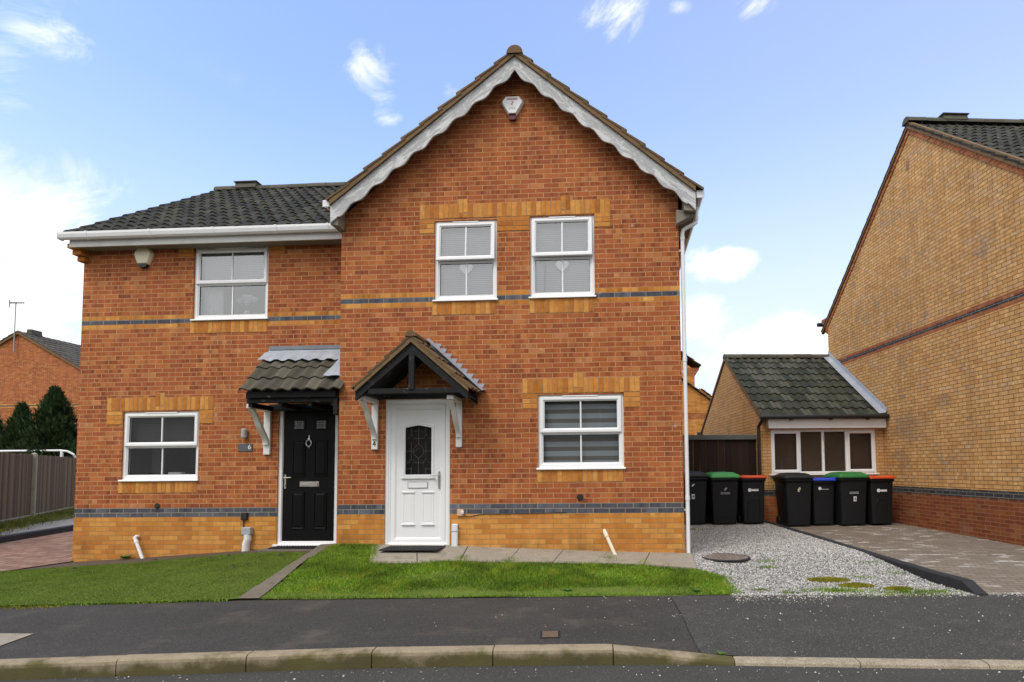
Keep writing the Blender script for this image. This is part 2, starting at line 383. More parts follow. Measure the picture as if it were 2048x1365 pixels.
def glass(name, refl=.12, tint=(.9, .93, .95), rough=.0, k=1.1):
    m, n = newmat(name)
    tr = n.n('ShaderNodeBsdfTransparent', {'Color': tint})
    nz = n.noise(obj_co(n), 2.2, 2.0)
    bp = n.n('ShaderNodeBump', {'Strength': .04, 'Distance': .02, 'Height': nz})
    gl = n.n('ShaderNodeBsdfGlossy', {'Color': (1, 1, 1), 'Roughness': rough, 'Normal': bp})
    fr = n.n('ShaderNodeFresnel', {'IOR': 1.5})
    fac = n.math('ADD', n.math('MULTIPLY', fr, k), refl, clamp=True)
    mx = n.n('ShaderNodeMixShader', {0: fac, 1: tr, 2: gl})
    n.n('ShaderNodeOutputMaterial', {'Surface': mx}, None)
    return m
M_GLASS = glass('window_glass', .0, k=.55)
M_GLASSD = glass('garage_glass', .0, (.75, .74, .72), k=.5)
M_GLASSU = glass('upper_window_glass', .19)
def stripe(name, a, b, period, duty, ax=1):
    m, n = newmat(name)
    uv = n.n('ShaderNodeTexCoord', out=2); v = n.n('ShaderNodeSeparateXYZ', {0: uv}, out=ax)
    k = n.math('LESS_THAN', n.math('FRACT', n.math('DIVIDE', n.math('ADD', v, 10.0), period)), duty)
    c = n.mix(k, a, b); c = n.mix(.3, c, n.mix(n.noise(uv, 4, 3.0), (.7, .7, .7), (1.3, 1.3, 1.3)), 'MULTIPLY')
    finish(n, c, .8); return m
M_BLINDW = stripe('pale_venetian_blind', (.45, .49, .53), (.51, .55, .59), .026, .75)
M_BLINDZ = stripe('day_night_blind', (.33, .36, .37), (.16, .15, .135), .135, .45)
M_BLINDD = stripe('dark_venetian_blind', (.02, .02, .02), (.055, .05, .046), .03, .6)
M_CURT = simple('net_curtain', (.62, .62, .62), .9, .12, 14)
M_LACE = simple('white_lace_heart', (.85, .86, .87), .9, .15, 60)

def ground_mat(name, base, var=.25, speck=None, speck_scale=90.0, speck_r=(.2, .1), scale=2.0, moss=None, mossamt=.4, bscale=160.0, bstr=.6, rough=.92, crackle=False):
    m, n = newmat(name); co = n.n('ShaderNodeNewGeometry', out=0)
    c = n.mix(n.noise(co, scale, 6.0, .62, .4), tuple(x * (1 - var) for x in base), tuple(x * (1 + var) for x in base))
    fine = n.noise(co, bscale, 4.0, .75)
    c = n.mix(.85, c, n.mix(n.smooth(fine, .25, .75), (.35, .35, .35), (1.65, 1.65, 1.65)), 'MULTIPLY')
    if speck:
        vo = n.n('ShaderNodeTexVoronoi', {'Vector': co, 'Scale': speck_scale}, None)
        k = n.math('MULTIPLY', n.smooth(vo.outputs[0], speck_r[0], speck_r[1]), n.math('GREATER_THAN', n.n('ShaderNodeSeparateColor', {0: vo.outputs[1]}), .72))
        c = n.mix(k, c, speck)
    if moss:
        c = n.mix(n.smooth(n.noise(co, scale * 1.7, 7.0, .7), .5, .72, 0, mossamt), c, moss)
    finish(n, c, rough, fine, bstr, .006, .3); return m
M_ROAD = ground_mat('road_asphalt', (.050, .049, .045), .25, (.22, .21, .19), 62.0, (.28, .10), 1.6, bscale=75.0)
M_PAVE = ground_mat('pavement_asphalt', (.042, .040, .037), .3, (.20, .19, .17), 62.0, (.26, .10), 1.0, (.095, .082, .066), .75, bscale=75.0)
M_PAVE2 = ground_mat('newer_pavement_asphalt', (.050, .048, .044), .25, (.26, .25, .23), 58.0, (.30, .12), 1.0, (.10, .092, .08), .5, bscale=70.0)
M_KERB = ground_mat('kerb_concrete', (.27, .22, .145), .4, None, scale=5.0, moss=(.055, .05, .018), mossamt=.85, bscale=120.0)
def kerb_mat():
    m, n = newmat('stained_kerb_concrete'); co = n.n('ShaderNodeNewGeometry', out=0); z = n.n('ShaderNodeSeparateXYZ', {0: co}, out=2)
    c = n.mix(n.noise(co, 6.0, 6.0, .65), (.22, .175, .115), (.36, .30, .215))
    c = n.mix(.7, c, n.mix(n.noise(co, 90.0, 3.0, .7), (.5, .5, .5), (1.5, 1.5, 1.5)), 'MULTIPLY')
    st = n.math('ADD', n.math('MULTIPLY', z, -9.0), n.math('MULTIPLY', n.math('SUBTRACT', n.noise(co, 3.2, 6.0, .65), .5), 3.2))
    alg = n.mix(n.noise(co, 2.3, 3.0), (.035, .030, .014), (.11, .105, .022))
    c = n.mix(n.smooth(st, -.05, .75, 0, .88), c, alg)
    finish(n, c, .92, n.noise(co, 90.0, 3.0, .7), .6, .006, .25); return m
M_KERB = kerb_mat()
M_KERBD = ground_mat('dropped_kerb_concrete', (.31, .265, .195), .3, None, scale=5.0, moss=(.10, .09, .05), mossamt=.5, bscale=120.0)
M_SLAB = ground_mat('paving_slab', (.29, .255, .205), .22, None, scale=3.0, moss=(.13, .12, .08), mossamt=.6, bscale=150.0, bstr=.3)
M_SOIL = ground_mat('soil', (.085, .062, .042), .4, None, scale=5.0, moss=(.05, .06, .02), mossamt=.4)
M_STRIP = ground_mat('edging_concrete', (.16, .135, .105), .3, None, scale=6.0, moss=(.05, .055, .025), mossamt=.5)
M_GRAVB = ground_mat('gravel_bed', (.25, .24, .22), .3, (.5, .49, .47), 42.0, (.5, .2), 2.0, (.13, .115, .085), .6, 60.0, 1.0)
M_DKERB = ground_mat('charcoal_kerb', (.024, .025, .028), .2, None, scale=4.0, bscale=120.0, bstr=.3, rough=.7)
M_TURFB = ground_mat('turf_base', (.10, .14, .02), .2, None, scale=2.0)
M_LAWNB = ground_mat('lawn_soil', (.10, .15, .018), .45, None, scale=5.0, moss=(.15, .105, .04), mossamt=.4)
M_LAND = ground_mat('land', (.10, .11, .06), .3, None, scale=.3)
M_VERGEG = ground_mat('verge_grass', (.11, .105, .03), .4, None, scale=3.0, moss=(.06, .10, .02), mossamt=.7)
M_STONE = island_mat('gravel_stone', [(0, (.14, .135, .125)), (.35, (.32, .31, .295)), (.75, (.47, .46, .44)), (1, (.66, .65, .63))], .85, 50, .2)
M_PEB = island_mat('white_pebble', [(0, (.16, .15, .13)), (.6, (.40, .38, .34)), (1, (.70, .69, .66))], .85, 50, .2)
def blade_mat(name, stops, base=None, patch=None, mott=.9):
    m, n = newmat(name); rnd = n.n('ShaderNodeNewGeometry', out=8); co = n.n('ShaderNodeNewGeometry', out=0)
    c = n.ramp(rnd, stops)
    c = n.mix(mott, c, n.mix(n.smooth(n.noise(co, 2.1, 5.0, .65), .3, .7), (.5, .55, .45), (1.5, 1.45, 1.4)), 'MULTIPLY')
    if patch: c = n.mix(n.smooth(n.noise(co, 2.6, 4.0, .6), .55, .7, 0, .7), c, patch)
    b = n.n('ShaderNodeBsdfPrincipled', {'Base Color': c, 'Roughness': .65, 'Specular IOR Level': .25})
    tl = n.n('ShaderNodeBsdfTranslucent', {'Color': c})
    n.n('ShaderNodeOutputMaterial', {'Surface': n.n('ShaderNodeMixShader', {0: .25, 1: b, 2: tl})}, None)
    return m
M_BLADE = blade_mat('grass_blade', [(0, (.06, .13, .010)), (.5, (.13, .245, .016)), (.85, (.23, .37, .028)), (1, (.40, .38, .08))], patch=(.32, .35, .035))
M_TURF = blade_mat('turf_fibre', [(0, (.095, .155, .014)), (.6, (.13, .20, .018)), (1, (.17, .235, .032))], mott=.5)
M_MOSS = blade_mat('moss_tuft', [(0, (.16, .18, .012)), (.5, (.26, .25, .022)), (1, (.36, .30, .04))])
M_WEED = blade_mat('weed_leaf', [(0, (.05, .13, .02)), (1, (.12, .25, .05))])
M_DRYG = blade_mat('dry_grass', [(0, (.10, .12, .02)), (.5, (.20, .18, .04)), (1, (.16, .24, .04))])
M_CONI = blade_mat('conifer_needles', [(0, (.012, .026, .010)), (.6, (.026, .052, .018)), (1, (.06, .10, .032))])
M_BARK = simple('bark', (.06, .04, .03), .9, .3, 12)
M_IRON = simple('rusty_iron', (.12, .075, .05), .8, .3, 14, .4)
M_MANH = simple('manhole_iron', (.17, .125, .105), .8, .25, 30, .5, dirt=(.35, .34, .32), dirtamt=.5)
M_MAT = simple('black_rubber_mat', (.016, .016, .017), .8, .3, 40, .5)
M_LEAF = simple('dead_leaf', (.025, .018, .012), .9, .3, 20)
M_ALU = simple('aerial_metal', (.35, .33, .32), .5, .2, 8, metal=.6)
M_WPAINT = simple('white_steel_tube', (.78, .79, .80), .4)
def pavers(name, cols, bw, bh, mortar, pale=None, rot=0.0):
    m, n = newmat(name); co = n.n('ShaderNodeNewGeometry', out=0)
    co = n.n('ShaderNodeVectorRotate', {0: co, 'Angle': rot}, rotation_type='Z_AXIS')
    co = n.n('ShaderNodeVectorMath', {0: co, 1: (50, 50, 0)}, operation='ADD')
    nd = n.n('ShaderNodeTexBrick', {'Vector': co, 'Color1': (0, 0, 0), 'Color2': (1, 1, 1), 'Mortar': (.5, .5, .5), 'Scale': 1.0, 'Mortar Size': .0065, 'Mortar Smooth': .2,
             'Bias': 0.0, 'Brick Width': bw, 'Row Height': bh}, None, offset=.5, offset_frequency=2)
    c = n.ramp(nd.outputs[0], cols)
    c = n.mix(.6, c, n.mix(n.noise(co, 45, 4.0, .7), (.5, .5, .5), (1.5, 1.5, 1.5)), 'MULTIPLY')
    c = n.mix(.5, c, n.mix(n.noise(co, .9, 4.0), (.65, .65, .65), (1.3, 1.3, 1.3)), 'MULTIPLY')
    if pale:
        # bricks with dried white bloom
        pk = n.math('MULTIPLY', n.smooth(nd.outputs[0], .74, .78), n.smooth(n.noise(co, 1.6, 4.0, .7), .46, .6))
        c = n.mix(n.math('MULTIPLY', pk, .75), c, pale)
    c = n.mix(nd.outputs[1], c, mortar)
    finish(n, c, .9, n.math('SUBTRACT', 1.0, nd.outputs[1]), .4, .005, .25); return m
M_PAVR = pavers('drive_pavers', [(0, (.165, .135, .105)), (.5, (.195, .162, .128)), (1, (.225, .192, .155))], .20, .10, (.09, .075, .06), (.46, .44, .42), .10)
M_PAVL = pavers('red_block_pavers', [(0, (.19, .105, .075)), (.5, (.25, .145, .10)), (1, (.30, .19, .135))], .21, .15, (.028, .02, .015), None, 1.27)
def doormat_mat(): return M_MAT

# ------------------------------------------------------------------ ground
def interp(x, xs, ys): return float(np.interp(x, xs, ys))
YB = ([-60, -12, -6.29, -3.88, -1.125, 1.185, 4.26, 9, 60], [.5, 5.1, 5.963, 6.324, 6.505, 6.657, 6.765, 6.75, 4.0])
def yb(x): return np.interp(x, *YB)
GH = ([-30, -12, -8.58, -7.3, -5.29, -4.33, -4.02, -2.4, -1.66, -.25, .93, 2], [-.02, -.02, -.025, .05, .18, .23, .28, .265, .236, .177, .145, .12])
def H(x, y):
    x = np.asarray(x, float); y = np.asarray(y, float)
    b = yb(x); g = np.interp(x, *GH)
    yf = np.where(x < -4.1, 9.2, 8.6)
    t = np.clip((y - b) / (yf - b), 0, 1); lot = g * (t * .75 + .25 * t * t * (3 - 2 * t))
    td = np.clip((y - b) / 2.6, 0, 1); drv = .13 * td * td * (3 - 2 * td) + .0 * y
    k = np.clip((x - .93) / .9, 0, 1); k = k * k * (3 - 2 * k)
    return lot * (1 - k) + drv * k
def H2(x, y): # paved drive of the neighbour
    b = yb(x); t = np.clip((y - b) / .8, 0, 1)
    return .045 * t + np.clip((y - 10.5) / 3, 0, 1) * .05
def resample(pts, k):
    p = np.array(pts, float); d = np.r_[0, np.cumsum(np.linalg.norm(np.diff(p, axis=0), axis=1))]
    s = np.linspace(0, d[-1], k); return np.stack([np.interp(s, d, p[:, i]) for i in range(p.shape[1])], 1)
def loft(name, a, b, mat, hf, dz=0.0, nu=60, nv=24, wob=0.0):
    A = resample(a, nu); B = resample(b, nu); vs = []
    for j in range(nv):
        t = j / (nv - 1); P = A * (1 - t) + B * t
        z = hf(P[:, 0], P[:, 1]) + dz
        vs.append(np.stack([P[:, 0], P[:, 1], z], 1))
    V = np.concatenate(vs)
    if wob: V[:, 2] += wob * (np.sin(V[:, 0] * 5.1 + V[:, 1] * 3.3) + np.sin(V[:, 0] * 2.3 - V[:, 1] * 6.1))
    i, j = np.meshgrid(np.arange(nu - 1), np.arange(nv - 1)); q = (j * nu + i).ravel()
    return mesh_obj(name, V, np.stack([q, q + 1, q + nu + 1, q + nu], 1), mat, smooth=True)
def flat(name, pts, z, mat):
    mb = MB(); mb.poly([(x, y, z) for x, y in pts]); return mb.build(name, mat)

tag(flat('ground', [(-900, -900), (900, -900), (900, 1500), (-900, 1500)], -.30, M_LAND), kind='structure')
KF = [(-60, -1.9), (-12, 3.39), (-4.415, 4.211), (-2.77, 4.44), (-1.86, 4.56), (-.95, 4.63), (-.05, 4.685), (.45, 4.70), (.82, 4.69), (1.7, 4.665), (2.9, 4.65), (8, 4.5), (60, 2.0)]  # kerb front line
tag(loft('road', [(-60, -14), (60, -10)], KF, M_ROAD, lambda x, y: np.full_like(x, -.12) + 0 * y, 0, 120, 6), kind='structure')
tag(flat('far_verge', [(-80, -60), (80, -60), (80, -10), (-80, -14)], -.06, M_VERGEG), kind='structure')
def ktop(x): return np.interp(x, [-99, -.05, .82, 99], [0, 0, -.088, -.088])
def kback(p): return (p[0], p[1] + .125)
KB = [kback(p) for p in KF]
def hp(x, y):
    b = yb(x); kb = np.interp(x, [p[0] for p in KB], [p[1] for p in KB]); t = np.clip((y - kb) / (b - kb), 0, 1)
    return ktop(x) * (1 - t) ** 1.5 - .003
YBL = [(x, float(yb(x))) for x in np.linspace(-59, 59, 240)]
split = [(.551, 6.62), (.60, 5.9), (.605, 5.15), (.62, 4.83)]
LFT = [p for p in KB if p[0] < .55] + [(.62, 4.83)]
tag(loft('pavement', LFT, [(x, float(yb(x))) for x in np.linspace(-59, .551, 160)], M_PAVE, hp, 0, 160, 16), kind='structure')
RGT = [(.623, 4.828)] + [p for p in KB if p[0] > .7]
tag(loft('pavement', RGT, [(.554, float(yb(.554)))] + [(x, float(yb(x))) for x in np.linspace(.7, 59, 120)], M_PAVE2, hp, 0, 160, 16), kind='structure')
mb = MB(); mb.poly([(-5.9, 4.87, .003), (-4.84, 4.5, .003), (-4.945, 4.985, .003), (-6.0, 5.0, .003)]); tag(mb.build('pavement_slab', M_SLAB), 'pale concrete slab corner let into the dark asphalt pavement', 'slab')
# kerb stones
kp = resample(KF, 4000); seglen = np.r_[0, np.cumsum(np.linalg.norm(np.diff(kp, axis=0), axis=1))]
i0 = np.argmin(np.abs(kp[:, 0] + .05)); s0 = seglen[i0]
def kpt(s): return np.array([np.interp(s, seglen, kp[:, 0]), np.interp(s, seglen, kp[:, 1])])
mbk, mbd = MB(), MB()
for k in range(-22, 24):
    a, b = s0 + k * .905 + .004, s0 + (k + 1) * .905 - .004
    if b < 1 or a > seglen[-1] - 1: continue
    prof = []
    for s in (a, b):
        p = kpt(s); q = kpt(s + .01); d = (q - p) / np.linalg.norm(q - p); nn = np.array([-d[1], d[0]])
        zt = float(ktop(p[0])) + random.uniform(-.003, .003)
        prof.append([(*(p + nn * o), z) for o, z in ((0, -.3), (.0, zt - .035), (.006, zt - .014), (.02, zt - .002), (.034, zt), (.12, zt), (.125, zt - .005), (.125, -.3))])
    m_ = len(prof[0])
    (mbk if k < 1 else mbd).add(prof[0] + prof[1], [(i, i + 1, m_ + i + 1, m_ + i) for i in range(m_ - 1)] + [tuple(range(m_)), tuple(range(2 * m_ - 1, m_ - 1, -1))])
tag(mbk.build('kerb', M_KERB), kind='structure'); tag(mbd.build('kerb', M_KERBD), kind='structure')

# lot surfaces
tag(loft('soil_bed', [(x, float(yb(x))) for x in np.linspace(-10.2, 1.3, 60)], [(-8.7, 9.3), (-4.3, 9.3), (-4.02, 8.75), (1.0, 8.7)], M_SOIL, H, -.012, 120, 30), kind='structure')
TURF_F = [(-8.9, float(yb(-8.9)) + .03), (-7.5, float(yb(-7.5)) + .03), (-6.29, 5.99), (-5, 6.17), (-4.02, 6.33)]
TURF_B = [(-10.3, 7.85), (-8.75, 8.20), (-8.0, 8.32), (-7.45, 8.40), (-6.82, 8.42), (-6.44, 8.60), (-5.7, 8.72), (-4.95, 8.74), (-4.42, 8.56)]
tag(loft('turf_lawn_base', TURF_F, TURF_B, M_TURFB, H, .012, 80, 30), kind='structure')
STRIP_A = [(-4.02, 6.33), (-4.42, 8.62), (-4.55, 9.2)]; STRIP_B = [(-3.80, 6.35), (-4.16, 8.35), (-4.20, 9.2)]
tag(loft('edging_strip', STRIP_A, STRIP_B, M_STRIP, H, .016, 60, 4), kind='structure')
LAWN_F = [(-3.80, 6.36), (-2, 6.47), (-1.1, 6.515), (.3, 6.60), (1.19, 6.665)]
LAWN_B = [(-4.15, 8.5), (-4.0, 8.61), (-3.42, 8.61), (-3.14, 7.72), (-2.54, 7.70), (-2.03, 7.84), (-1.42, 7.84), (-.84, 7.87), (-.32, 7.90), (.33, 7.90), (.93, 7.74), (1.2, 7.45)]
tag(loft('lawn_base', LAWN_F, LAWN_B, M_LAWNB, H, .0, 90, 30, .004), kind='structure')
# slab path along the right house
PF = [(-3.16, 7.66), (-2.54, 7.68), (-2.03, 7.83), (-1.42, 7.84), (-.84, 7.865), (-.32, 7.89), (.33, 7.90), (.98, 7.72)]
PBK = [(-3.52, 8.64), (-2.86, 8.64), (-2.12, 8.64), (-1.38, 8.64), (-.76, 8.64), (-.12, 8.64), (.45, 8.64), (1.02, 8.64)]
mb = MB()
for (a, b), (c, d) in zip(zip(PF[:-1], PF[1:]), zip(PBK[:-1], PBK[1:])):
    g = .006; dz = random.uniform(.0, .010)
    q = []
    for p, s in ((a, 1), (b, -1), (d, -1), (c, 1)):
        q.append((p[0] + s * g, p[1], float(H(p[0], p[1])) + .018 + dz))
    lo = [(x, y, z - .06) for x, y, z in q]
    mb.add(q + lo, [(0, 1, 2, 3), (0, 4, 5, 1), (1, 5, 6, 2), (2, 6, 7, 3), (3, 7, 4, 0)])
tag(mb.build('slab_path', M_SLAB), kind='structure')
# gravel drive
GL = [(1.19, 6.6), (1.20, 7.42), (1.0, 7.8), (.9, 8.66), (.9, 14.9)]
GR = [(3.73, 6.74), (3.60, 7.3), (3.45, 9.5), (3.25, 13.76), (3.2, 14.9)]
tag(loft('gravel_drive_base', GL, GR, M_GRAVB, H, -.006, 80, 40), kind='structure')
VX, VY = -.1096, .9940
W0 = (6.527, 10.230)
def WL(u, t): return (W0[0] - VY * u + VX * t, W0[1] + VX * u + VY * t)   # right-hand building frame: u to its left, t away from the road
tag(loft('paved_drive', [(3.82, 6.74), (3.70, 7.3)] + [WL(2.95 - .0 * t, t) for t in ()] + [(3.36, 12.0), (3.2, 14.3)], [(9.5, 6.72), WL(-.02, -1.3), WL(-.02, 4.1)], M_PAVR, H2, 0, 40, 30), kind='structure')
# charcoal edging kerb between the drives
mb = MB(); line = resample([(3.60, 6.62), (3.577, 7.0), (3.45, 9.5), (3.25, 13.76), (3.2, 14.3)], 9)
ks = resample([(3.72, 6.66), (3.58, 7.3), (3.45, 9.5), (3.25, 13.76), (3.2, 14.3)], 200)
def kerbseg(a, b, za, zb, ha, hb):
    w_ = .115; q = []
    for p, z, h in ((a, za, ha), (b, zb, hb)):
        q.append([(p[0] + o, p[1], zz) for o, zz in ((0, z - .1), (0, h - .012), (.012, h), (w_, h), (w_, z - .1))])
    mb.add(q[0] + q[1], [(i, i + 1, 6 + i, 5 + i) for i in range(4)] + [(0, 1, 2, 3, 4), (9, 8, 7, 6, 5)])
for i in range(38):
    a = ks[int(i * 199 / 38)]; b = ks[int((i + 1) * 199 / 38) - 0]
    b = b - (b - a) * .03
    def top(y): return .13 + .02 * min(1, max(0, (y - 7) / 4)) if y > 6.86 else .0 + (y - 6.66) / .20 * .13
    kerbseg(a, b, 0, 0, max(.012, top(a[1])), max(.012, top(b[1])))
tag(mb.build('drive_edging_kerb', M_DKERB), kind='structure')
# block-paved drive left of the houses, its kerb, gravel strip and verge
tag(loft('block_paved_drive', [(-9.2, 5.62), (-8.55, 9.2), (-8.55, 30)], [(-10.4, 5.4), (-12.3, 11.6), (-13.1, 14.1), (-17.8, 29)], M_PAVL, lambda x, y: -.02 + 0 * x, 0, 60, 12), kind='structure')
mb = MB()
lk = resample([(-10.0, 4.6), (-12.3, 11.6), (-13.1, 14.1), (-17.8, 29)], 29)
for a, b in zip(lk[:-1], lk[1:]):
    d = (b - a) / np.linalg.norm(b - a); nn = np.array([-d[1], d[0]]); b = b - d * .01
    q = []
    for p in (a, b): q.append([(*(p + nn * o), z) for o, z in ((0, -.1), (0, .095), (.02, .11), (.12, .11), (.12, -.1))])
    mb.add(q[0] + q[1], [(i, i + 1, 6 + i, 5 + i) for i in range(4)] + [(0, 1, 2, 3, 4), (9, 8, 7, 6, 5)])
tag(mb.build('side_kerb', M_DKERB), kind='structure')
tag(loft('side_gravel_strip', [(-10.15, 4.6), (-12.45, 11.6), (-13.25, 14.1), (-17.95, 29)], [(-11.6, 5), (-13.9, 11.9), (-14.7, 14.4), (-19.4, 29)], M_GRAVB, lambda x, y: .10 + 0 * x, 0, 60, 6), kind='structure')
tag(loft('side_verge', [(-11.55, 5), (-13.85, 11.9), (-14.65, 14.4), (-19.35, 29)], [(-14, 5), (-15.2, 14.4), (-20.5, 24.4), (-25, 33)], M_VERGEG, lambda x, y: .115 + 0 * x, 0, 60, 8), kind='structure')

# ------------------------------------------------------------------ wall builder with openings
def wall_front(mb, outline_top, x0, x1, z0, y, holes, depth=.1):
    """front wall facing -y. outline_top(x)->z of the wall top; rectangular holes (x0,x1,z0,z1) get reveals"""
    xs = sorted({x0, x1, *[h[0] for h in holes], *[h[1] for h in holes], *[k for k in getattr(outline_top, 'knots', ())]})
    for a, b in zip(xs[:-1], xs[1:]):
        hs = sorted([h for h in holes if h[0] <= a + 1e-6 and h[1] >= b - 1e-6], key=lambda h: h[2])
        z = z0
        for h in hs:
            if h[2] > z: mb.quad((a, y, z), (b, y, z), (b, y, h[2]), (a, y, h[2]))
            z = h[3]
        mb.quad((a, y, z), (b, y, z), (b, y, outline_top(b)), (a, y, outline_top(a)))
    for a, b, c, d in holes:
        mb.quad((a, y, c), (a, y, d), (a, y + depth, d), (a, y + depth, c)); mb.quad((b, y, c), (b, y + depth, c), (b, y + depth, d), (b, y, d))
        mb.quad((a, y, d), (b, y, d), (b, y + depth, d), (a, y + depth, d)); mb.quad((a, y, c), (a, y + depth, c), (b, y + depth, c), (b, y, c))
def soldiers(x0, x1, z0, h, y, parent, keys=(), name='brick_lintel', stubs=()):
    mb = MB(); nb = max(2, round((x1 - x0) / .0725)); p = (x1 - x0) / nb
    for i in range(nb):
        up = .0715 if any(abs((x0 + (i + .5) * p) - k) < p * 1.02 for k in keys) else 0
        a, b = x0 + i * p + .0045, x0 + (i + 1) * p - .0045
        zz = z0 + up + random.uniform(-.002, .002); yy = y - .006 - random.uniform(0, .003)
        if up: mb.box(a, b, yy, y + .02, z0 + .004, z0 + .062, .003)
        mb.box(a, b, yy, y + .02, zz + .004, zz + h - .004, .003)
    for sx0, sx1, sz1, rows in stubs:
        for r in range(rows):
            zt = sz1 - r * RH; w_ = sx1 - sx0
            cuts = [sx0, sx1] if (r % 2 == 0 or w_ < .16) else [sx0, sx0 + w_ * .5, sx1]
            for a, b in zip(cuts[:-1], cuts[1:]):
                mb.box(a + .004, b - .004, y - .006 - random.uniform(0, .003), y + .02, zt - RH + .005, zt - .005, .003)
    o = mb.build(name, M_SOLD, parent)
    mm = MB(); mm.box(x0 - .002, x1 + .002, y - .0035, y + .01, z0, z0 + h + .001)
    for k in keys: mm.box(k - p, k + p, y - .0033, y + .01, z0 + h + .0015, z0 + h + .073)
    for sx0, sx1, sz1, rows in stubs: mm.box(sx0 - .002, sx1 + .002, y - .0034, y + .01, sz1 - rows * RH, sz1 - .001)
    mm.build('mortar_bed', M_MORT, o)
    return o

def make_window(parent, x0, x1, z0, z1, y, blind=None, room=M_ROOM, ajar=0.0, gl=None, zt=.5, upv=M_UPVC):
    """casement: top-hung opener above a fixed light, one vertical glazing bar, cill and trickle vent"""
    gl = gl or M_GLASS; yf = y + .028
    zs = z0 + .03; w_ = .058
    mb = MB()
    mb.rings(x0, x1, zs, z1, [(0, yf + .07), (0, yf), (w_ - .016, yf), (w_ - .010, yf + .004), (w_, yf + .018), (w_, yf + .07)])
    zm = zs + (z1 - zs) * zt
    mb.box(x0 + w_ - .001, x1 - w_ + .001, yf + .003, yf + .07, zm - .03, zm + .03, .006)
    f = mb.build('window', upv, parent)
    # fixed light bead + bar
    xm = (x0 + x1) / 2
    mb = MB()
    mb.rings(x0 + w_ - .002, x1 - w_ + .002, zs + w_ - .002, zm - .028, [(0, yf + .02), (.004, yf + .012), (.016, yf + .022), (.016, yf + .05)])
    mb.box(xm - .011, xm + .011, yf + .022, yf + .046, zs + w_ + .013, zm - .043, .004)
    mb.build('glazing_bar', upv, f)
    # opener sash, its own piece, slightly open
    mb = MB(); ox0, ox1, oz0, oz1 = x0 + .030, x1 - .030, zm - .012, z1 - .030
    H0 = oz1 - .0
    mb.rings(0, ox1 - ox0, oz0 - H0, 0, [(0, .012), (0, -.018), (.006, -.024), (.038, -.024), (.046, -.018), (.062, -.004), (.062, .03)])
    wid = ox1 - ox0
    mb.box(wid / 2 - .011, wid / 2 + .011, -.003, .022, oz0 - H0 + .062, -.062, .004)
    op = mb.build('opener', upv, f); op.location = (ox0, yf, H0); op.rotation_euler.x = -ajar
    mb = MB(); mb.quad((.060, .008, oz0 - H0 + .06), (wid - .06, .008, oz0 - H0 + .06), (wid - .06, .008, -.06), (.06, .008, -.06))
    mb.rings(.058, wid - .058, oz0 - H0 + .058, -.058, [(0, -.003), (.006, -.002), (.006, .008)])
    # (gasket ring is part of the upper pane)
    pn = MB(); pn.quad((.060, .008, oz0 - H0 + .06), (wid - .06, .008, oz0 - H0 + .06), (wid - .06, .008, -.06), (.06, .008, -.06))
    po = pn.build('pane', gl, f); po.location = op.location; po.rotation_euler.x = -ajar
    gk = MB(); gk.rings(.059, wid - .059, oz0 - H0 + .059, -.059, [(0, -.0055), (.005, -.001), (.005, .010)])
    go = gk.build('gasket', M_GASK, f); go.location = op.location; go.rotation_euler.x = -ajar
    pn = MB(); pn.quad((x0 + w_, yf + .034, zs + w_), (x1 - w_, yf + .034, zs + w_), (x1 - w_, yf + .034, zm - .03), (x0 + w_, yf + .034, zm - .03))
    pn.build('pane', gl, f)
    gk = MB(); gk.rings(x0 + w_ + .013, x1 - w_ - .013, zs + w_ + .013, zm - .043, [(0, yf + .0195), (.004, yf + .024), (.004, yf + .034)]); gk.build('gasket', M_GASK, f)
    mb = MB(); mb.prism([(y - .035, z0), (y - .035, z0 + .012), (y - .028, z0 + .022), (yf + .002, z0 + .031), (yf + .09, z0 + .031), (yf + .09, z0)], x0 - .02, x1 + .02, 'x')
    mb.build('sill', upv, f)
    tw = (x1 - x0) * .21
    mb = MB(); mb.box(xm - tw, xm + tw, yf - .030, yf, z1 - .030, z1 - .012, .003); mb.build('trickle_vent', upv, f)
    # room behind
    mb = MB(); d = 1.6; a, b = x0 - .15, x1 + .15
    yb_, z_0, z_1 = yf + .075, z0 - .15, z1 + .1
    mb.quad((a, yb_ + d, z_0), (b, yb_ + d, z_0), (b, yb_ + d, z_1), (a, yb_ + d, z_1)); mb.quad((a, yb_, z_0), (a, yb_ + d, z_0), (a, yb_ + d, z_1), (a, yb_, z_1))
    mb.quad((b, yb_, z_0), (b, yb_, z_1), (b, yb_ + d, z_1), (b, yb_ + d, z_0)); mb.quad((a, yb_, z_0), (b, yb_, z_0), (b, yb_ + d, z_0), (a, yb_ + d, z_0))
    mb.quad((a, yb_, z_1), (a, yb_ + d, z_1), (b, yb_ + d, z_1), (b, yb_, z_1))
    mb.build('room_lining', room, f)
    if blind:
        m_, zb0, zb1 = blind
        mb = MB(); k = max(4, int((zb1 - zb0) / .028)); yy = yf + .10
        if m_ is M_BLINDZ: mb.box(x0 + .04, x1 - .04, yy, yy + .004, zb0, zb1)
        else:
            hgt = (zb1 - zb0) / k
            for i in range(k):
                za = zb0 + i * hgt
                mb.quad((x0 + .04, yy, za), (x1 - .04, yy, za), (x1 - .04, yy + .012, za + hgt * 1.02), (x0 + .04, yy + .012, za + hgt * 1.02))
        mb.build('blind', m_, f)
    return f

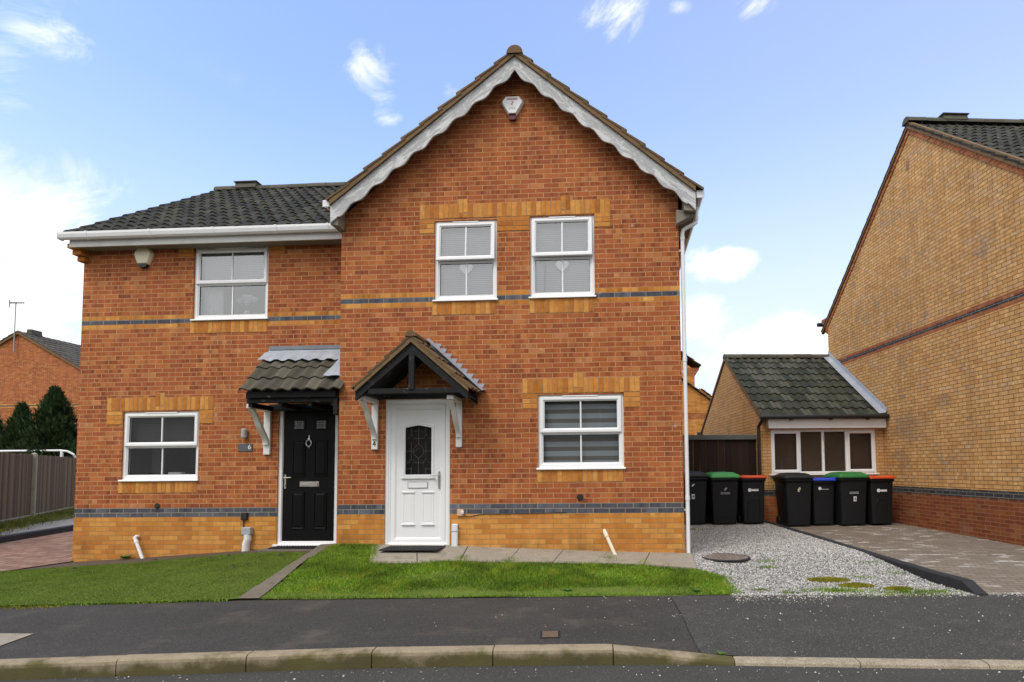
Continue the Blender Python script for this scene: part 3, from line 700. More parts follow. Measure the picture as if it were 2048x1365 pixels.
def tiles(mb, O, U, V, N, width, length, cw=.30, gauge=.345, amp=.018, thick=.022, jit=.004, seg=7, clip=None, start=0.0):
    O, U, V, N = map(Vector, (O, U, V, N)); U.normalize(); V.normalize(); N.normalize()
    rows = math.ceil(length / gauge - .05); cols = math.ceil(width / cw - 1e-3)
    for r in range(rows):
        v0 = r * gauge; v1 = min(v0 + gauge + .06, length)
        for c in range(cols):
            s0, s1 = c * cw, min((c + 1) * cw, width)
            if clip and not clip((s0 + s1) / 2, (v0 + v1) / 2): continue
            dj = random.uniform(-jit, jit); dv = random.uniform(-jit, jit); top, fr = [], []
            vs = []
            for i in range(seg + 1):
                s = s0 + (s1 - s0) * i / seg; ph = (s - c * cw) / cw
                h = amp * math.sin(2 * math.pi * ph) if seg > 2 else 0
                p0 = O + U * s + V * (v0 + dv) + N * (h + thick * 1.35 + dj); p1 = O + U * s + V * v1 + N * (h + .004); p2 = O + U * s + V * (v0 + dv) + N * (h + thick * .25 + dj)
                p3 = O + U * s + V * v1 + N * (h - .015)
                vs += [p0, p1, p2, p3]
            fs = []
            for i in range(seg):
                a = i * 4; b = a + 4
                fs += [(a, b, b + 1, a + 1), (a + 2, b + 2, b, a)]
            fs += [(0, 1, 3, 2), (seg * 4, seg * 4 + 2, seg * 4 + 3, seg * 4 + 1)]
            mb.add(vs, fs)
def ridge_tiles(mb, a, b, rad=.12, drop=.07, ln=.42):
    a, b = Vector(a), Vector(b); L = (b - a).length; d = (b - a) / L; side = d.cross(Vector((0, 0, 1))).normalized()
    k = max(1, round(L / ln)); st = L / k
    for i in range(k):
        p0 = a + d * (i * st + .004); p1 = a + d * ((i + 1) * st - .004); dz = random.uniform(-.006, .006); vs = []
        for p in (p0, p1):
            for rr in (rad, rad - .018):
                for j in range(9):
                    q = math.pi * j / 8
                    vs.append(p + side * (rr * math.cos(q)) + Vector((0, 0, rr * math.sin(q) - drop + dz)))
        fs = [(j, j + 1, 18 + j + 1, 18 + j) for j in range(8)] + [(j, 9 + j, 9 + j + 1, j + 1) for j in range(8)] + [(18 + j, 18 + j + 1, 27 + j + 1, 27 + j) for j in range(8)]
        fs += [(0, 18, 27, 9), (8, 17, 35, 26)]
        if i == 0: fs.append(tuple(range(9, 18)))
        if i == k - 1: fs.append(tuple(range(35, 26, -1)))
        mb.add(vs, fs)

# ================================================================== RIGHT HOUSE (gable to the road)
D = 8.622; XL, XR = -4.02, .93
AX, AZ = -1.40, 7.335       # gable apex of the brickwork
SL = .842
right_house = thing('semi_detached_house', 'red brick house with scalloped gable, white front door and apex porch', 'house', (-1.4, D, .2))
def loc(o, root):  # meshes are written in world metres: undo the root's offset
    o.matrix_parent_inverse = Matrix.Translation(-Vector(root.location)); return o
class Local:
    """parents everything built inside to a root placed at loc, keeping world coordinates in the mesh"""
    pass
def hb(mb, name, mat, root, smooth=False):
    o = mb.build(name, mat, None, smooth)
    o.parent = root
    o.matrix_parent_inverse = root.matrix_basis.inverted()
    return o
RW = [(-2.622, -1.702, 3.80, 5.0), (-1.215, -.282, 3.81, 5.025), (-1.112, .105, 1.345, 2.41), (-3.333, -2.385, .235, 2.381)]
def top_r(x): return min(AZ - .02 - SL * abs(x - AX), 99)
top_r.knots = (AX,)
mb = MB(); wall_front(mb, top_r, XL, XR, -.3, D, RW, .10)
YBK = 16.4
mb.quad((XR, D, -.3), (XR, YBK, -.3), (XR, YBK, top_r(XR)), (XR, D, top_r(XR)))
mb.quad((XL, D, -.3), (XL, D, top_r(XL)), (XL, YBK, top_r(XL)), (XL, YBK, -.3))
mb.poly([(XL, YBK, -.3), (XL, YBK, top_r(XL)), (AX, YBK, AZ), (XR, YBK, top_r(XR)), (XR, YBK, -.3)])
hb(mb, 'wall', M_RED, right_house)
def wrap(fn, root):
    """run a builder that makes a part in world coordinates and hang the part on root"""
    o = fn(); o.parent = root; o.matrix_parent_inverse = root.matrix_basis.inverted(); return o
wrap(lambda: make_window(None, *RW[0], D, (M_BLINDW, 3.86, 4.98), ajar=.075, gl=M_GLASSU), right_house)['label'] = 'left first-floor window with lace heart in lower pane'
WIN2 = wrap(lambda: make_window(None, *RW[1], D, (M_BLINDW, 3.86, 5.0), ajar=.08, gl=M_GLASSU), right_house)
wrap(lambda: make_window(None, *RW[2], D, (M_BLINDZ, 1.40, 2.37), zt=.49), right_house)['label'] = 'wide ground-floor window with striped blind'
wrap(lambda: soldiers(-2.842, -.05, 5.035, .215, D, None, (-2.225, -.66), stubs=((-2.842, -2.63, 5.033, 3), (-1.695, -1.222, 5.033, 3), (-.275, -.05, 5.05, 3))), right_house)
wrap(lambda: soldiers(-1.333, .343, 2.432, .215, D, None, (-.50,), stubs=((-1.333, -1.12, 2.43, 3), (.115, .343, 2.43, 3))), right_house)
wrap(lambda: soldiers(-1.128, .09, 1.165, .178, D, None, name='brick_sill'), right_house)
wrap(lambda: soldiers(-2.65, -1.728, 3.598, .198, D, None, name='brick_sill'), right_house)
wrap(lambda: soldiers(-1.222, -.302, 3.592, .214, D, None, name='brick_sill'), right_house)
def lace(cx, cz, y):
    pts = []
    for i in range(24):
        t = 2 * math.pi * i / 24
        pts.append((cx + .0062 * 16 * math.sin(t) ** 3, cz + .0062 * (13 * math.cos(t) - 5 * math.cos(2 * t) - 2 * math.cos(3 * t) - math.cos(4 * t))))
    mb = MB(); mb.prism(pts, y, y + .006); return mb
wins = [o for o in SC.objects if o.name.startswith('window') and o.parent == right_house]
for wo, (cx, cz) in zip(wins[:2], ((-2.17, 4.30), (-.755, 4.31))):
    lace(cx, cz, D + .068).build('lace_heart', M_LACE, wo)
mb = MB(); mb.tube([(-1.02, D + .085, 3.90), (-1.0, D + .085, 4.38)], .011, 6); mb.build('blind_wand', M_GASK, wins[1])

# bargeboards with a scalloped lower edge
YBG = D - .25
APX, APZ = -1.393, 7.285; FLX, FRX = -4.078, 1.148; FLZ, FRZ = 5.170, 5.192
for sgn, fx, fz, lab in ((-1, FLX, FLZ, 'a'), (1, FRX, FRZ, 'b')):
    K = 240; low, high = [], []; nw = 9.0
    for i in range(K + 1):
        t = i / K; x = APX + (fx - APX) * t; z = APZ + (fz - APZ) * t
        ph = (t * nw) % 1.0
        sc = .5 - .5 * math.cos(2 * math.pi * (ph ** .8))
        wdt = .214 + .056 * (sc - .35) + .02 * t
        if t > .955: wdt = .235 + .02 * (t - .955) / .045
        low.append((x, z - wdt)); high.append((x, z))
    mb = MB(); mb.strip(low, high, YBG, YBG + .03); hb(mb, 'bargeboard', M_BARGE, right_house)
# boxed ends, soffit and verge undercloak
mb = MB()
mb.prism([(FRX - .16, 4.955), (FRX + .008, 4.935), (FRX + .008, FRZ - .02), (FRX - .16, FRZ + .1)], YBG + .031, D + .8)
mb.prism([(FRX - .26, 4.80), (FRX - .0, 4.935), (FRX - .17, 4.99), (FRX - .26, 5.0)], YBG + .12, D + .02)
hb(mb, 'soffit_box', M_SOFF, right_house); mb = MB()
mb.prism([(FLX - .008, 4.915), (FLX + .10, 4.90), (FLX + .10, FLZ + .05), (FLX - .008, FLZ - .02)], YBG + .031, D + .3)
hb(mb, 'soffit_box', M_SOFF, right_house)
mb = MB()
for sgn, fx, fz in ((-1, FLX, FLZ), (1, FRX, FRZ)):
    dx, dz = fx - APX, fz - APZ
    mb.strip([(APX, APZ - .03), (fx, fz - .03)], [(APX, APZ + .002), (fx, fz + .002)], YBG + .032, D + .02)
hb(mb, 'verge_soffit', M_SOFF, right_house)
mb = MB()
for fx, fz in ((FLX, FLZ), (FRX, FRZ)):
    mb.strip([(APX, APZ + .004), (fx, fz + .004)], [(APX, APZ + .085), (fx, fz + .085)], YBG - .035, YBG + .06)
hb(mb, 'verge', M_VERGE, right_house)
mb = MB(); Y0 = YBG - .045; LEN = YBK + .2 - Y0
for sgn, fx, fz in ((-1, FLX - .03, FLZ + .06), (1, FRX + .09, FRZ + .01)):
    V = Vector((APX - fx, 0, APZ + .075 - fz)); L = V.length; V.normalize(); N = Vector((-V.z, 0, V.x)) if sgn > 0 else Vector((-V.z, 0, V.x))
    if N.z < 0: N = -N
    tiles(mb, (fx, Y0, fz), (0, 1, 0), V, N, LEN, L + .02, .30, .345, .016, .03, .006)
rf = hb(mb, 'roof', M_TILEB, right_house)
mb = MB(); ridge_tiles(mb, (APX + .01, Y0 - .02, APZ + .075), (APX + .01, YBK + .2, APZ + .075), .118, .06)
o = mb.build('ridge_tiles', M_TILEB, rf); 
# gutters at the two eaves ends and the downpipe with its swan neck
def gutter_profile(): return [(0, .055), (-.004, .02), (.014, -.03), (.04, -.052), (.075, -.052), (.098, -.03), (.112, .02), (.112, .055), (.104, .055), (.10, .02), (.09, -.022), (.072, -.042), (.042, -.042), (.022, -.022), (.008, .02), (.006, .055)]
mb = MB(); mb.prism([(FRX + .012 + a, 5.165 + b) for a, b in gutter_profile()], YBG + .02, YBK)
mb.box(FRX + .014, FRX + .122, YBG + .012, YBG + .02, 5.115, 5.222, .003)
gr = hb(mb, 'gutter', M_DOWNP, right_house)
mb = MB(); mb.prism([(FLX - .012 - a, 5.215 + b) for a, b in gutter_profile()], YBG + .02, D + .30)
mb.box(FLX - .122, FLX - .014, YBG + .012, YBG + .02, 5.17, 5.27, .003)
hb(mb, 'gutter', M_DOWNP, right_house)
mb = MB(); py = D + .045
mb.tube([(1.20, py + .02, 5.12), (1.195, py + .02, 4.93), (1.185, py + .02, 4.885), (1.15, py + .01, 4.855), (1.04, py, 4.80), (1.00, py, 4.77), (.985, py, 4.72), (.985, py, 4.5), (.985, py, .12)], .029, 14)
for z in (4.62, 2.86, .90): mb.tube([(.985, py, z), (.985, py, z + .06)], .034, 14)
for z in (4.45, 2.7, .75): mb.box(.93, .985, py - .012, py + .012, z, z + .03)
mb.tube([(.985, py, .13), (1.0, py - .03, .09), (1.02, py - .08, .075)], .036, 12)
hb(mb, 'downpipe', M_DOWNP, right_house)

# white front door
def handle(mb, x, y, z0, z1, lever, zl):
    mb.box(x - .014, x + .014, y - .012, y, z0, z1, .005)
    mb.tube([(x, y - .01, zl), (x, y - .045, zl), (x + lever * .02, y - .052, zl), (x + lever * .115, y - .050, zl)], .0095, 10)
    mb.tube([(x, y - .014, z0 + .055), (x, y - .022, z0 + .055)], .010, 10)
x0, x1, z0, z1 = -3.333, -2.385, .262, 2.381
mb = MB(); yf = D + .020
mb.rings(x0, x1, z0, z1, [(0, yf + .08), (0, yf), (.040, yf), (.048, yf + .010), (.066, yf + .012), (.074, yf + .022), (.074, yf + .08)])
mb.box(x0 + .07, x1 - .07, yf - .022, yf + .07, z0, z0 + .045, .006)
frd = hb(mb, 'front_door', M_UPVC, right_house); frd['label'] = 'white plastic front door with arched leaded glass'
ya = yf + .018; mb = MB()
lx0, lx1, lz0, lz1 = -3.165, -2.555, .392, 2.237
sx0, sx1, sz0, sz1 = x0 + .076, x1 - .076, z0 + .047, z1 - .076
gx0, gx1, gz0, gz1 = -3.05, -2.668, 1.292, 1.968; gc = 2.004
prof = [(0, ya + .05), (0, ya), (.006, ya - .006), (.06, ya - .006), (.078, ya + .008), (.084, ya + .012)]
mb.rings(sx0, sx1, sz0, sz1, prof)
# panel face with a glazed opening
ip0, ip1, iz0, iz1 = sx0 + .083, sx1 - .083, sz0 + .083, sz1 - .083; yp = ya + .012
def top_d(x): return iz1
mbp = MB()
xm = (gx0 + gx1) / 2
mb.quad((ip0, yp, iz0), (gx0, yp, iz0), (gx0, yp, iz1), (ip0, yp, iz1)); mb.quad((gx1, yp, iz0), (ip1, yp, iz0), (ip1, yp, iz1), (gx1, yp, iz1))
mb.quad((gx0, yp, iz0), (gx1, yp, iz0), (gx1, yp, gz0), (gx0, yp, gz0))
mb.poly([(gx0, yp, gz1), (xm, yp, gc), (xm, yp, iz1), (gx0, yp, iz1)]); mb.poly([(xm, yp, gc), (gx1, yp, gz1), (gx1, yp, iz1), (xm, yp, iz1)])
# moulding round the glass
def pent(off, y):
    k = .9
    return [(gx0 - off, y, gz0 - off), (gx1 + off, y, gz0 - off), (gx1 + off, y, gz1 + off * k), (xm, y, gc + off * 1.05), (gx0 - off, y, gz1 + off * k)]
prf = [(.042, yp), (.036, yp - .014), (.024, yp - .018), (.016, yp - .010), (.004, yp - .012), (0, yp + .012)]
L_ = [pent(a, b) for a, b in prf]; vs = sum(L_, [])
mb.add(vs, [(5 * a + j, 5 * a + (j + 1) % 5, 5 * a + 5 + (j + 1) % 5, 5 * a + 5 + j) for a in range(len(prf) - 1) for j in range(5)])
mb.box(gx0 - .055, gx1 + .055, yp - .026, yp, gz0 - .062, gz0 - .040, .006)
# two lower raised panels with wedge heads
for a, b in ((-3.085, -2.915), (-2.80, -2.63)):
    mb.rings(a, b, .585, 1.03, [(0, yp + .001), (.004, yp - .006), (.018, yp - .006), (.026, yp + .002), (.034, yp - .004)])
    mb.quad((a + .034, yp - .004, .619), (b - .034, yp - .004, .619), (b - .034, yp - .004, .996), (a + .034, yp - .004, .996))
    mb.box(a - .006, b + .006, yp - .020, yp, 1.028, 1.046, .005); mb.box(a - .012, b + .012, yp - .022, yp, .565, .587, .005)
mb.build('door_leaf', M_UPVC, frd)
mb = MB(); mb.poly([(gx0, yp + .010, gz0), (gx1, yp + .010, gz0), (gx1, yp + .010, gz1), (xm, yp + .010, gc), (gx0, yp + .010, gz1)])
mb.build('glass_light', M_GLASS, frd)
mb = MB(); ylead = yp + .006; B_ = []
def lead(pts, r=.003):
    mb.tube([(a, ylead, b) for a, b in pts], r, 5)
gw, gh = gx1 - gx0, gz1 - gz0
def G(u, v): return (gx0 + gw * u, gz0 + gh * v)
for u in (.22, .78): lead([G(u, .0), G(u, .16), ]); lead([G(u, .34), G(u, .70)]); lead([G(u, .84), G(u, 1.0)])
for v in (.25, .77): 
    lead([G(0, v), G(.12, v)]); lead([G(.32, v), G(.68, v)]); lead([G(.88, v), G(1, v)])
for u in (.22, .78):
    for v in (.25, .77): lead([G(u - .1, v), G(u, v + .09), G(u + .1, v), G(u, v - .09), G(u - .1, v)])
lead([G(.5, .34), G(.68, .43), G(.68, .56), G(.5, .66), G(.32, .56), G(.32, .43), G(.5, .34)])
lead([G(.38, .50), G(.5, .57), G(.62, .50), G(.5, .42), G(.38, .50)]); lead([G(.0, .5), G(.32, .5)]); lead([G(.68, .5), G(1, .5)])
lead([G(.5, 0), G(.5, .34)]); lead([G(.5, .66), G(.5, 1.03)]); lead([G(0, .12), G(.22, .12)]); lead([G(.78, .12), G(1, .12)])
mb.build('leading', M_SLATE, frd)
mb = MB(); d = .8
mb.box(x0 - .1, x1 + .1, D + .13, D + 1.2, z0 - .05, z1 + .05); hb(mb, 'hallway', M_ROOMD, frd) if False else mb.build('hallway', M_ROOMD, frd)
mb = MB(); mb.box(-2.998, -2.728, yp - .010, yp, 1.108, 1.182, .004); mb.rings(-3.003, -2.723, 1.103, 1.187, [(0, yp), (0, yp - .013), (.006, yp - .013), (.008, yp - .004)])
lb = mb.build('letterbox', M_UPVC, frd)
mb = MB(); mb.rings(-3.006, -2.720, 1.100, 1.190, [(0, yp), (-.002, yp - .011), (.003, yp - .0125), (.004, yp)]); mb.build('letterbox_trim', M_SLATE, frd)
mb = MB(); handle(mb, -2.545, ya - .006, 1.085, 1.335, -1, 1.285); mb.build('handle', M_CHROME, frd)

# apex porch over the white door
PX, PZ, PW = -2.755, 3.185, .80; YP = D - .62
PLX, PRX, PLZ, PRZ = -3.545, -1.95, 2.470, 2.455
porch = None
mb = MB()
for fx, fz in ((PLX + .02, PLZ - .05), (PRX - .03, PRZ - .05)):
    dx = fx - PX; tz = PZ - .115
    # front rafter: parallel-sided black board
    mb.strip([(PX, tz - .115), (fx, fz - .115)], [(PX, tz), (fx, fz)], YP + .03, YP + .085)
    mb.strip([(PX, tz - .13), (fx, fz - .12)], [(PX, tz - .02), (fx, fz - .02)], D - .055, D - .002)
mb.box(PX - .037, PX + .042, YP + .024, YP + .078, 2.435, 2.985, .006)
mb.box(PLX + .19, PRX - .15, YP + .036, YP + .09, 2.388, 2.462, .006)
for x in (PLX + .10, PRX - .15): mb.box(x, x + .085, YP + .06, D, 2.375, 2.440, .006)
mb.box(PLX + .19, PRX - .15, D - .03, D - .002, 2.388, 2.462)
porch = hb(mb, 'porch', M_BLACKT, right_house); porch['label'] = 'apex porch canopy of black timber over white door'
mb = MB()
for fx, fz in ((PLX, PLZ), (PRX, PRZ)):
    mb.strip([(PX, PZ - .098), (fx + .02 * (1 if fx < PX else -1), fz - .052)], [(PX, PZ - .012), (fx + .02 * (1 if fx < PX else -1), fz + .030)], YP + .002, YP + .05)
mb.build('verge', M_VERGE, porch)
mb = MB()
for sgn, fx, fz in ((-1, PLX - .02, PLZ - .02), (1, PRX + .02, PRZ - .03)):
    V = Vector((PX - fx, 0, PZ - .01 - fz)); L = V.length; V.normalize(); N = Vector((-V.z, 0, V.x)); N = -N if N.z < 0 else N
    tiles(mb, (fx, YP - .006, fz), (0, 1, 0), V, N, .60, L + .01, .20, .31, .010, .026, .005)
mb.build('porch_tiles', M_TILEB, porch)
mb = MB()
for fx, fz in ((PLX + .02, PLZ - .05), (PRX - .03, PRZ - .05)):
    mb.strip([(PX, PZ - .125), (fx, fz - .07)], [(PX, PZ - .10), (fx, fz - .045)], YP + .09, D - .003)
mb.build('darkening_boards', M_BLACKT, porch)  # black boards added under the tiles to darken the porch inside
mb = MB(); ridge_tiles(mb, (PX, YP - .02, PZ + .018), (PX, D, PZ + .018), .080, .045, .33); mb.build('ridge_tiles', M_TILEB, porch)
# stepped lead flashing up the right slope and left slope
mb = MB(); steps = 9
for sgn in (1,):
    xa, za, xb_, zb_ = -2.66, 3.20, -1.955, 2.53
    for i in range(steps):
        t0, t1 = i / steps, (i + 1) / steps
        xs0, xs1 = xa + (xb_ - xa) * t0, xa + (xb_ - xa) * t1; zs0, zs1 = za + (zb_ - za) * t0, za + (zb_ - za) * t1
        yy = D - .006 - .002 * (i % 2)
        mb.prism([(xs0 - .02, zs0 - .08), (xs1 + .0, zs1 - .08), (xs1 + .075, zs1 + .055), (xs0 + .035, zs1 + .062), (xs0 - .02, zs0 - .01)], yy, D - .001)
    # dressed strip lying on the tiles
    a, b = (-2.70, 3.205), (-1.90, 2.455)
    nx, nz = .68, .73
    pts = []
    for y_, off in ((D - .17, .030), (D - .09, .048), (D - .004, .05)): pts += [(a[0] + nx * off, y_, a[1] + nz * off), (b[0] + nx * off, y_, b[1] + nz * off)]
    low = [(p[0] - nx * .012, p[1], p[2] - nz * .012) for p in pts]
    mb.add(pts + low, [(0, 1, 3, 2), (2, 3, 5, 4), (0, 6, 7, 1), (1, 7, 9, 3), (3, 9, 11, 5), (4, 10, 8, 2), (2, 8, 6, 0)])
mb.build('lead_flashing', M_LEAD, porch)
def bracket(x0, x1, y, zb, zt, reach, parent, mirror=False):
    mb = MB()
    mb.box(x0, x1, y - .045, y - .001, zb, zt, .006)
    mb.box(x0 - .004, x1 + .004, y - reach, y - .046, zt - .062, zt, .006)
    # ogee brace, outline in (y,z)
    k = 22; out, inn = [], []
    for i in range(k + 1):
        t = i / k
        yy = y - .046 - (reach - .09) * (t ** 1.25); zz = zb + (zt - zb) * .22 + (zt - .06 - zb - (zt - zb) * .22) * t
        wv = .014 * math.sin(t * math.pi * 3.2)
        out.append((yy - .032 + wv, zz - .01)); inn.append((yy + .026 + wv * .4, zz + .0))
    m_ = len(out); xa, xb_ = x0 + .012, x1 - .012
    vs = [(xa, a, b) for a, b in out] + [(xa, a, b) for a, b in inn] + [(xb_, a, b) for a, b in out] + [(xb_, a, b) for a, b in inn]
    fs = []
    for i in range(m_ - 1):
        fs += [(i, i + 1, m_ + i + 1, m_ + i), (2 * m_ + i, 3 * m_ + i, 3 * m_ + i + 1, 2 * m_ + i + 1), (i, 2 * m_ + i, 2 * m_ + i + 1, i + 1), (m_ + i, m_ + i + 1, 3 * m_ + i + 1, 3 * m_ + i)]
    mb.add(vs, fs)
    return mb.build('bracket', M_PAINT, parent)
bl = bracket(-3.52, -3.43, D, 1.655, 2.385, .50, porch); bl['label'] = 'white bracket with number 4 on its foot'
bracket(-2.29, -2.205, D, 1.676, 2.372, .50, porch)
text('numeral', '4', .105, M_BLK, porch, (-3.476, D - .048, 1.735))
# air vent
mb = MB(); mb.tube([(-.522, D - .012, .952), (-.522, D + .01, .952)], .046, 20); mb.tube([(-.522, D - .016, .952), (-.522, D - .011, .952)], [.03, .034], 20); hb(mb, 'air_vent', M_BLK, right_house)

# ================================================================== LEFT HOUSE (eaves to the road)
L = D + .6156; LX0, LX1 = -8.58, -4.022; LZ = -.065
left_house = thing('semi_detached_house', 'red brick house with dark tiled roof, black front door and lean-to canopy', 'house', (-6.3, L, .1))
M_RED2 = brick_mat('red_brick_lower_step', RED, [(a + LZ, b + LZ, c, d) for a, b, c, d in LOWB], base_algae=.35)
# shift the coursing of this house with its bands
LW = [(-6.722, -5.494, 3.764, 4.957), (-7.824, -6.567, 1.222, 2.322), (-5.272, -4.321, .17, 2.376)]
def top_l(x): return 5.06
top_l.knots = ()
mb = MB(); wall_front(mb, top_l, LX0, LX1, -.4, L, LW, .10)
mb.quad((LX0, L, -.4), (LX0, L, 5.0), (LX0, YBK, 5.0), (LX0, YBK, -.4)); mb.poly([(LX0, L, 5.0), (LX0, 12.55, 7.32), (LX0, YBK, 5.0)])
mb.quad((LX0, YBK, -.4), (LX1, YBK, -.4), (LX1, YBK, 5.0), (LX0, YBK, 5.0))
hb(mb, 'wall', M_RED2, left_house)
wl = wrap(lambda: make_window(None, *LW[0], L, (M_BLINDW, 4.36, 4.93), gl=M_GLASSU), left_house); wl['label'] = 'first-floor window with half-drawn pale blind and vase'
wg = wrap(lambda: make_window(None, *LW[1], L, (M_BLINDD, 1.86, 2.29), room=M_ROOMD), left_house); wg['label'] = 'dark ground-floor kitchen window'
mb = MB()
for i in range(14):
    x = -6.66 + i * .022; mb.tube([(x, L + .20 + .012 * (i % 2), 3.8), (x - .002, L + .2 + .012 * (i % 2), 4.9)], .014, 6)
mb.build('net_curtain', M_CURT, wl)
mb = MB()
mb.tube([(-5.98, L + .24, 3.80), (-5.98, L + .24, 3.84), (-5.98, L + .24, 3.93), (-5.98, L + .24, 3.97)], [.035, .06, .05, .03], 12)
for dx, dz, r in ((-.12, .16, .06), (.05, .20, .085), (.13, .17, .07), (-.02, .22, .07), (.0, .12, .06)):
    for k in range(5):
        q = k * 1.3; mb.tube([(-5.98 + dx + .02 * math.cos(q), L + .24, 3.98 + dz - r * .6 + .01 * k), (-5.98 + dx, L + .235, 3.98 + dz), (-5.98 + dx, L + .24, 3.98 + dz + r * .6)], [r * .5, r, r * .4], 8)
mb.build('flower_vase', M_CURT, wl)
mb = MB(); mb.box(-7.25, -7.02, L + .25, L + .35, 1.25, 1.36, .01); mb.box(-7.02, -6.94, L + .3, L + .36, 1.25, 1.33, .01); mb.build('kitchen_tray', M_CURT, wg)
mb = MB(); mb.box(-7.72, -7.52, L + .5, L + .55, 1.3, 2.3); mb.build('kitchen_unit', M_ROOM, wg)
wrap(lambda: soldiers(-8.092, -6.34, 2.336, .212, L, None, (-7.21,), stubs=((-8.092, -7.832, 2.334, 3), (-6.56, -6.34, 2.334, 3))), left_house)
wrap(lambda: soldiers(-7.86, -6.575, 1.035, .176, L, None, name='brick_sill'), left_house)
wrap(lambda: soldiers(-6.76, -5.494, 3.560, .195, L, None, name='brick_sill'), left_house)
mb = MB()
for a, b in ((-6.985, -6.735), (-5.482, -5.228)):
    mb = MB(); mb.box(a, b, L - .007, L + .02, 4.885, 4.948, .003); mb.box(a, b, L - .008, L + .02, 4.814, 4.876, .003); mb.box(a + .003, b - .003, L - .003, L + .01, 4.81, 4.947)
    hb(mb, 'brick_quoin', M_SOLD, left_house)
# eaves: fascia, soffit, gutter with brackets, corbel
mb = MB(); mb.box(-8.60, -4.05, L - .262, L - .236, 4.925, 5.085, .004); fa = hb(mb, 'fascia', M_PAINT, left_house)
mb = MB(); mb.box(-8.60, LX1, L - .235, L, 4.945, 4.957); hb(mb, 'soffit', M_SOFF, left_house)
mb = MB(); mb.prism([(L - .264 - a, 5.075 + b) for a, b in gutter_profile()], -8.69, -4.13, 'x')
mb.box(-8.697, -8.69, L - .378, L - .264, 5.02, 5.132)
gt = hb(mb, 'gutter', M_DOWNP, left_house)
mb = MB()
for x in (-8.25, -7.22, -6.2, -5.2, -4.38):
    mb = MB(); mb.prism([(L - .262 - a * 1.06, 5.074 + b * 1.1) for a, b in gutter_profile()[:8]] + [(L - .258, 5.134)], x, x + .035, 'x')
    mb.build('gutter_bracket', M_DOWNP, gt)
mb = MB()
for i in range(3):
    e = .07 * (3 - i)
    for j, (a, b) in enumerate(((LX0 - .055, LX0 + .055),)):
        zt = 5.0 - i * .083
        mb.box(LX0 - .075 + .018 * i, LX0 + .085, L - .24 + i * .075, L + .02, zt - .076, zt - .004, .004)
hb(mb, 'corbel', M_SOLD, left_house)
# roof
RY, RZ = 12.55, 7.50; EY, EZ = L - .31, 5.13
mb = MB(); V = Vector((0, RY - EY, RZ - EZ)); LL = V.length; V.normalize(); N = Vector((0, -V.z, V.y))
tiles(mb, (-8.65, EY, EZ), (1, 0, 0), V, N, 7.2, LL - .05, .20, .335, .021, .022, .004)
mb.quad((-8.63, EY + .02, EZ - .01), (-1.5, EY + .02, EZ - .01), (-1.5, RY, RZ - .02), (-8.63, RY, RZ - .02))
V2 = Vector((0, -(RY - EY), RZ - EZ)).normalized(); N2 = Vector((0, V2.z, -V2.y))
mb.quad((-8.63, 2 * RY - EY, EZ), (-1.5, 2 * RY - EY, EZ), (-1.5, RY, RZ - .02), (-8.63, RY, RZ - .02))
rl = hb(mb, 'roof', M_TILE, left_house)
mb = MB(); ridge_tiles(mb, (-8.67, RY, RZ + .04), (-1.6, RY, RZ + .04), .12, .07); mb.build('ridge_tiles', M_TILEP, rl)
mb = MB(); xv = -7.95
mb.prism([(RY - .14, RZ), (RY + .14, RZ), (RY + .10, RZ + .13), (RY - .10, RZ + .13)], xv - .23, xv + .23, 'x'); mb.box(xv - .26, xv + .26, RY - .14, RY + .14, RZ + .12, RZ + .15, .01)
mb.build('ridge_vent', M_TILEP, rl)
mb = MB(); mb.strip([(0, 0), (1, 0)], [(0, .01), (1, .01)], 0, .01) if False else None
mb.prism([(EY + .05, EZ - .05), (EY + .05, EZ + .02), (RY, RZ + .03), (RY, RZ - .06)], -8.62, -8.57, 'x'); mb.build('verge', M_VERGE, rl)

# black front door
x0, x1, z0, z1 = -5.272, -4.321, .212, 2.376
mb = MB(); yf = L + .022
mb.rings(x0, x1, z0, z1, [(0, yf + .08), (0, yf), (.05, yf), (.062, yf + .02), (.062, yf + .08)])
mb.box(x0 - .04, x1 + .0, L - .05, yf + .01, z0 - .012, z0 + .02, .006)
bd = hb(mb, 'front_door', M_UPVC, left_house); bd['label'] = 'black panelled front door with chrome knocker'
lx0, lx1, lz0, lz1 = -5.208, -4.385, .238, 2.312; yp = yf + .022
w_ = lx1 - lx0; h_ = lz1 - lz0
def PX_(u): return lx0 + w_ * u
def PZ_(v): return lz1 - h_ * v
mb = MB(); mb.box(lx0, lx1, yp, yp + .04, lz0, lz1)
panels = [(.17, .43, .225, .50), (.60, .86, .225, .50), (.17, .43, .615, .895), (.60, .86, .615, .895)]
for a, b, c, d in panels:
    mb.rings(PX_(a), PX_(b), PZ_(d), PZ_(c), [(0, yp + .001), (.004, yp - .010), (.014, yp - .012), (.026, yp - .001), (.05, yp - .009)])
    mb.quad((PX_(a) + .05, yp - .009, PZ_(d) + .05), (PX_(b) - .05, yp - .009, PZ_(d) + .05), (PX_(b) - .05, yp - .009, PZ_(c) - .05), (PX_(a) + .05, yp - .009, PZ_(c) - .05))
for a, b in ((.185, .415), (.615, .845)):
    mb.rings(PX_(a), PX_(b), PZ_(.15), PZ_(.072), [(0, yp), (.004, yp - .010), (.014, yp - .010), (.02, yp - .003)])
mb.build('door_leaf', M_BDOOR, bd)
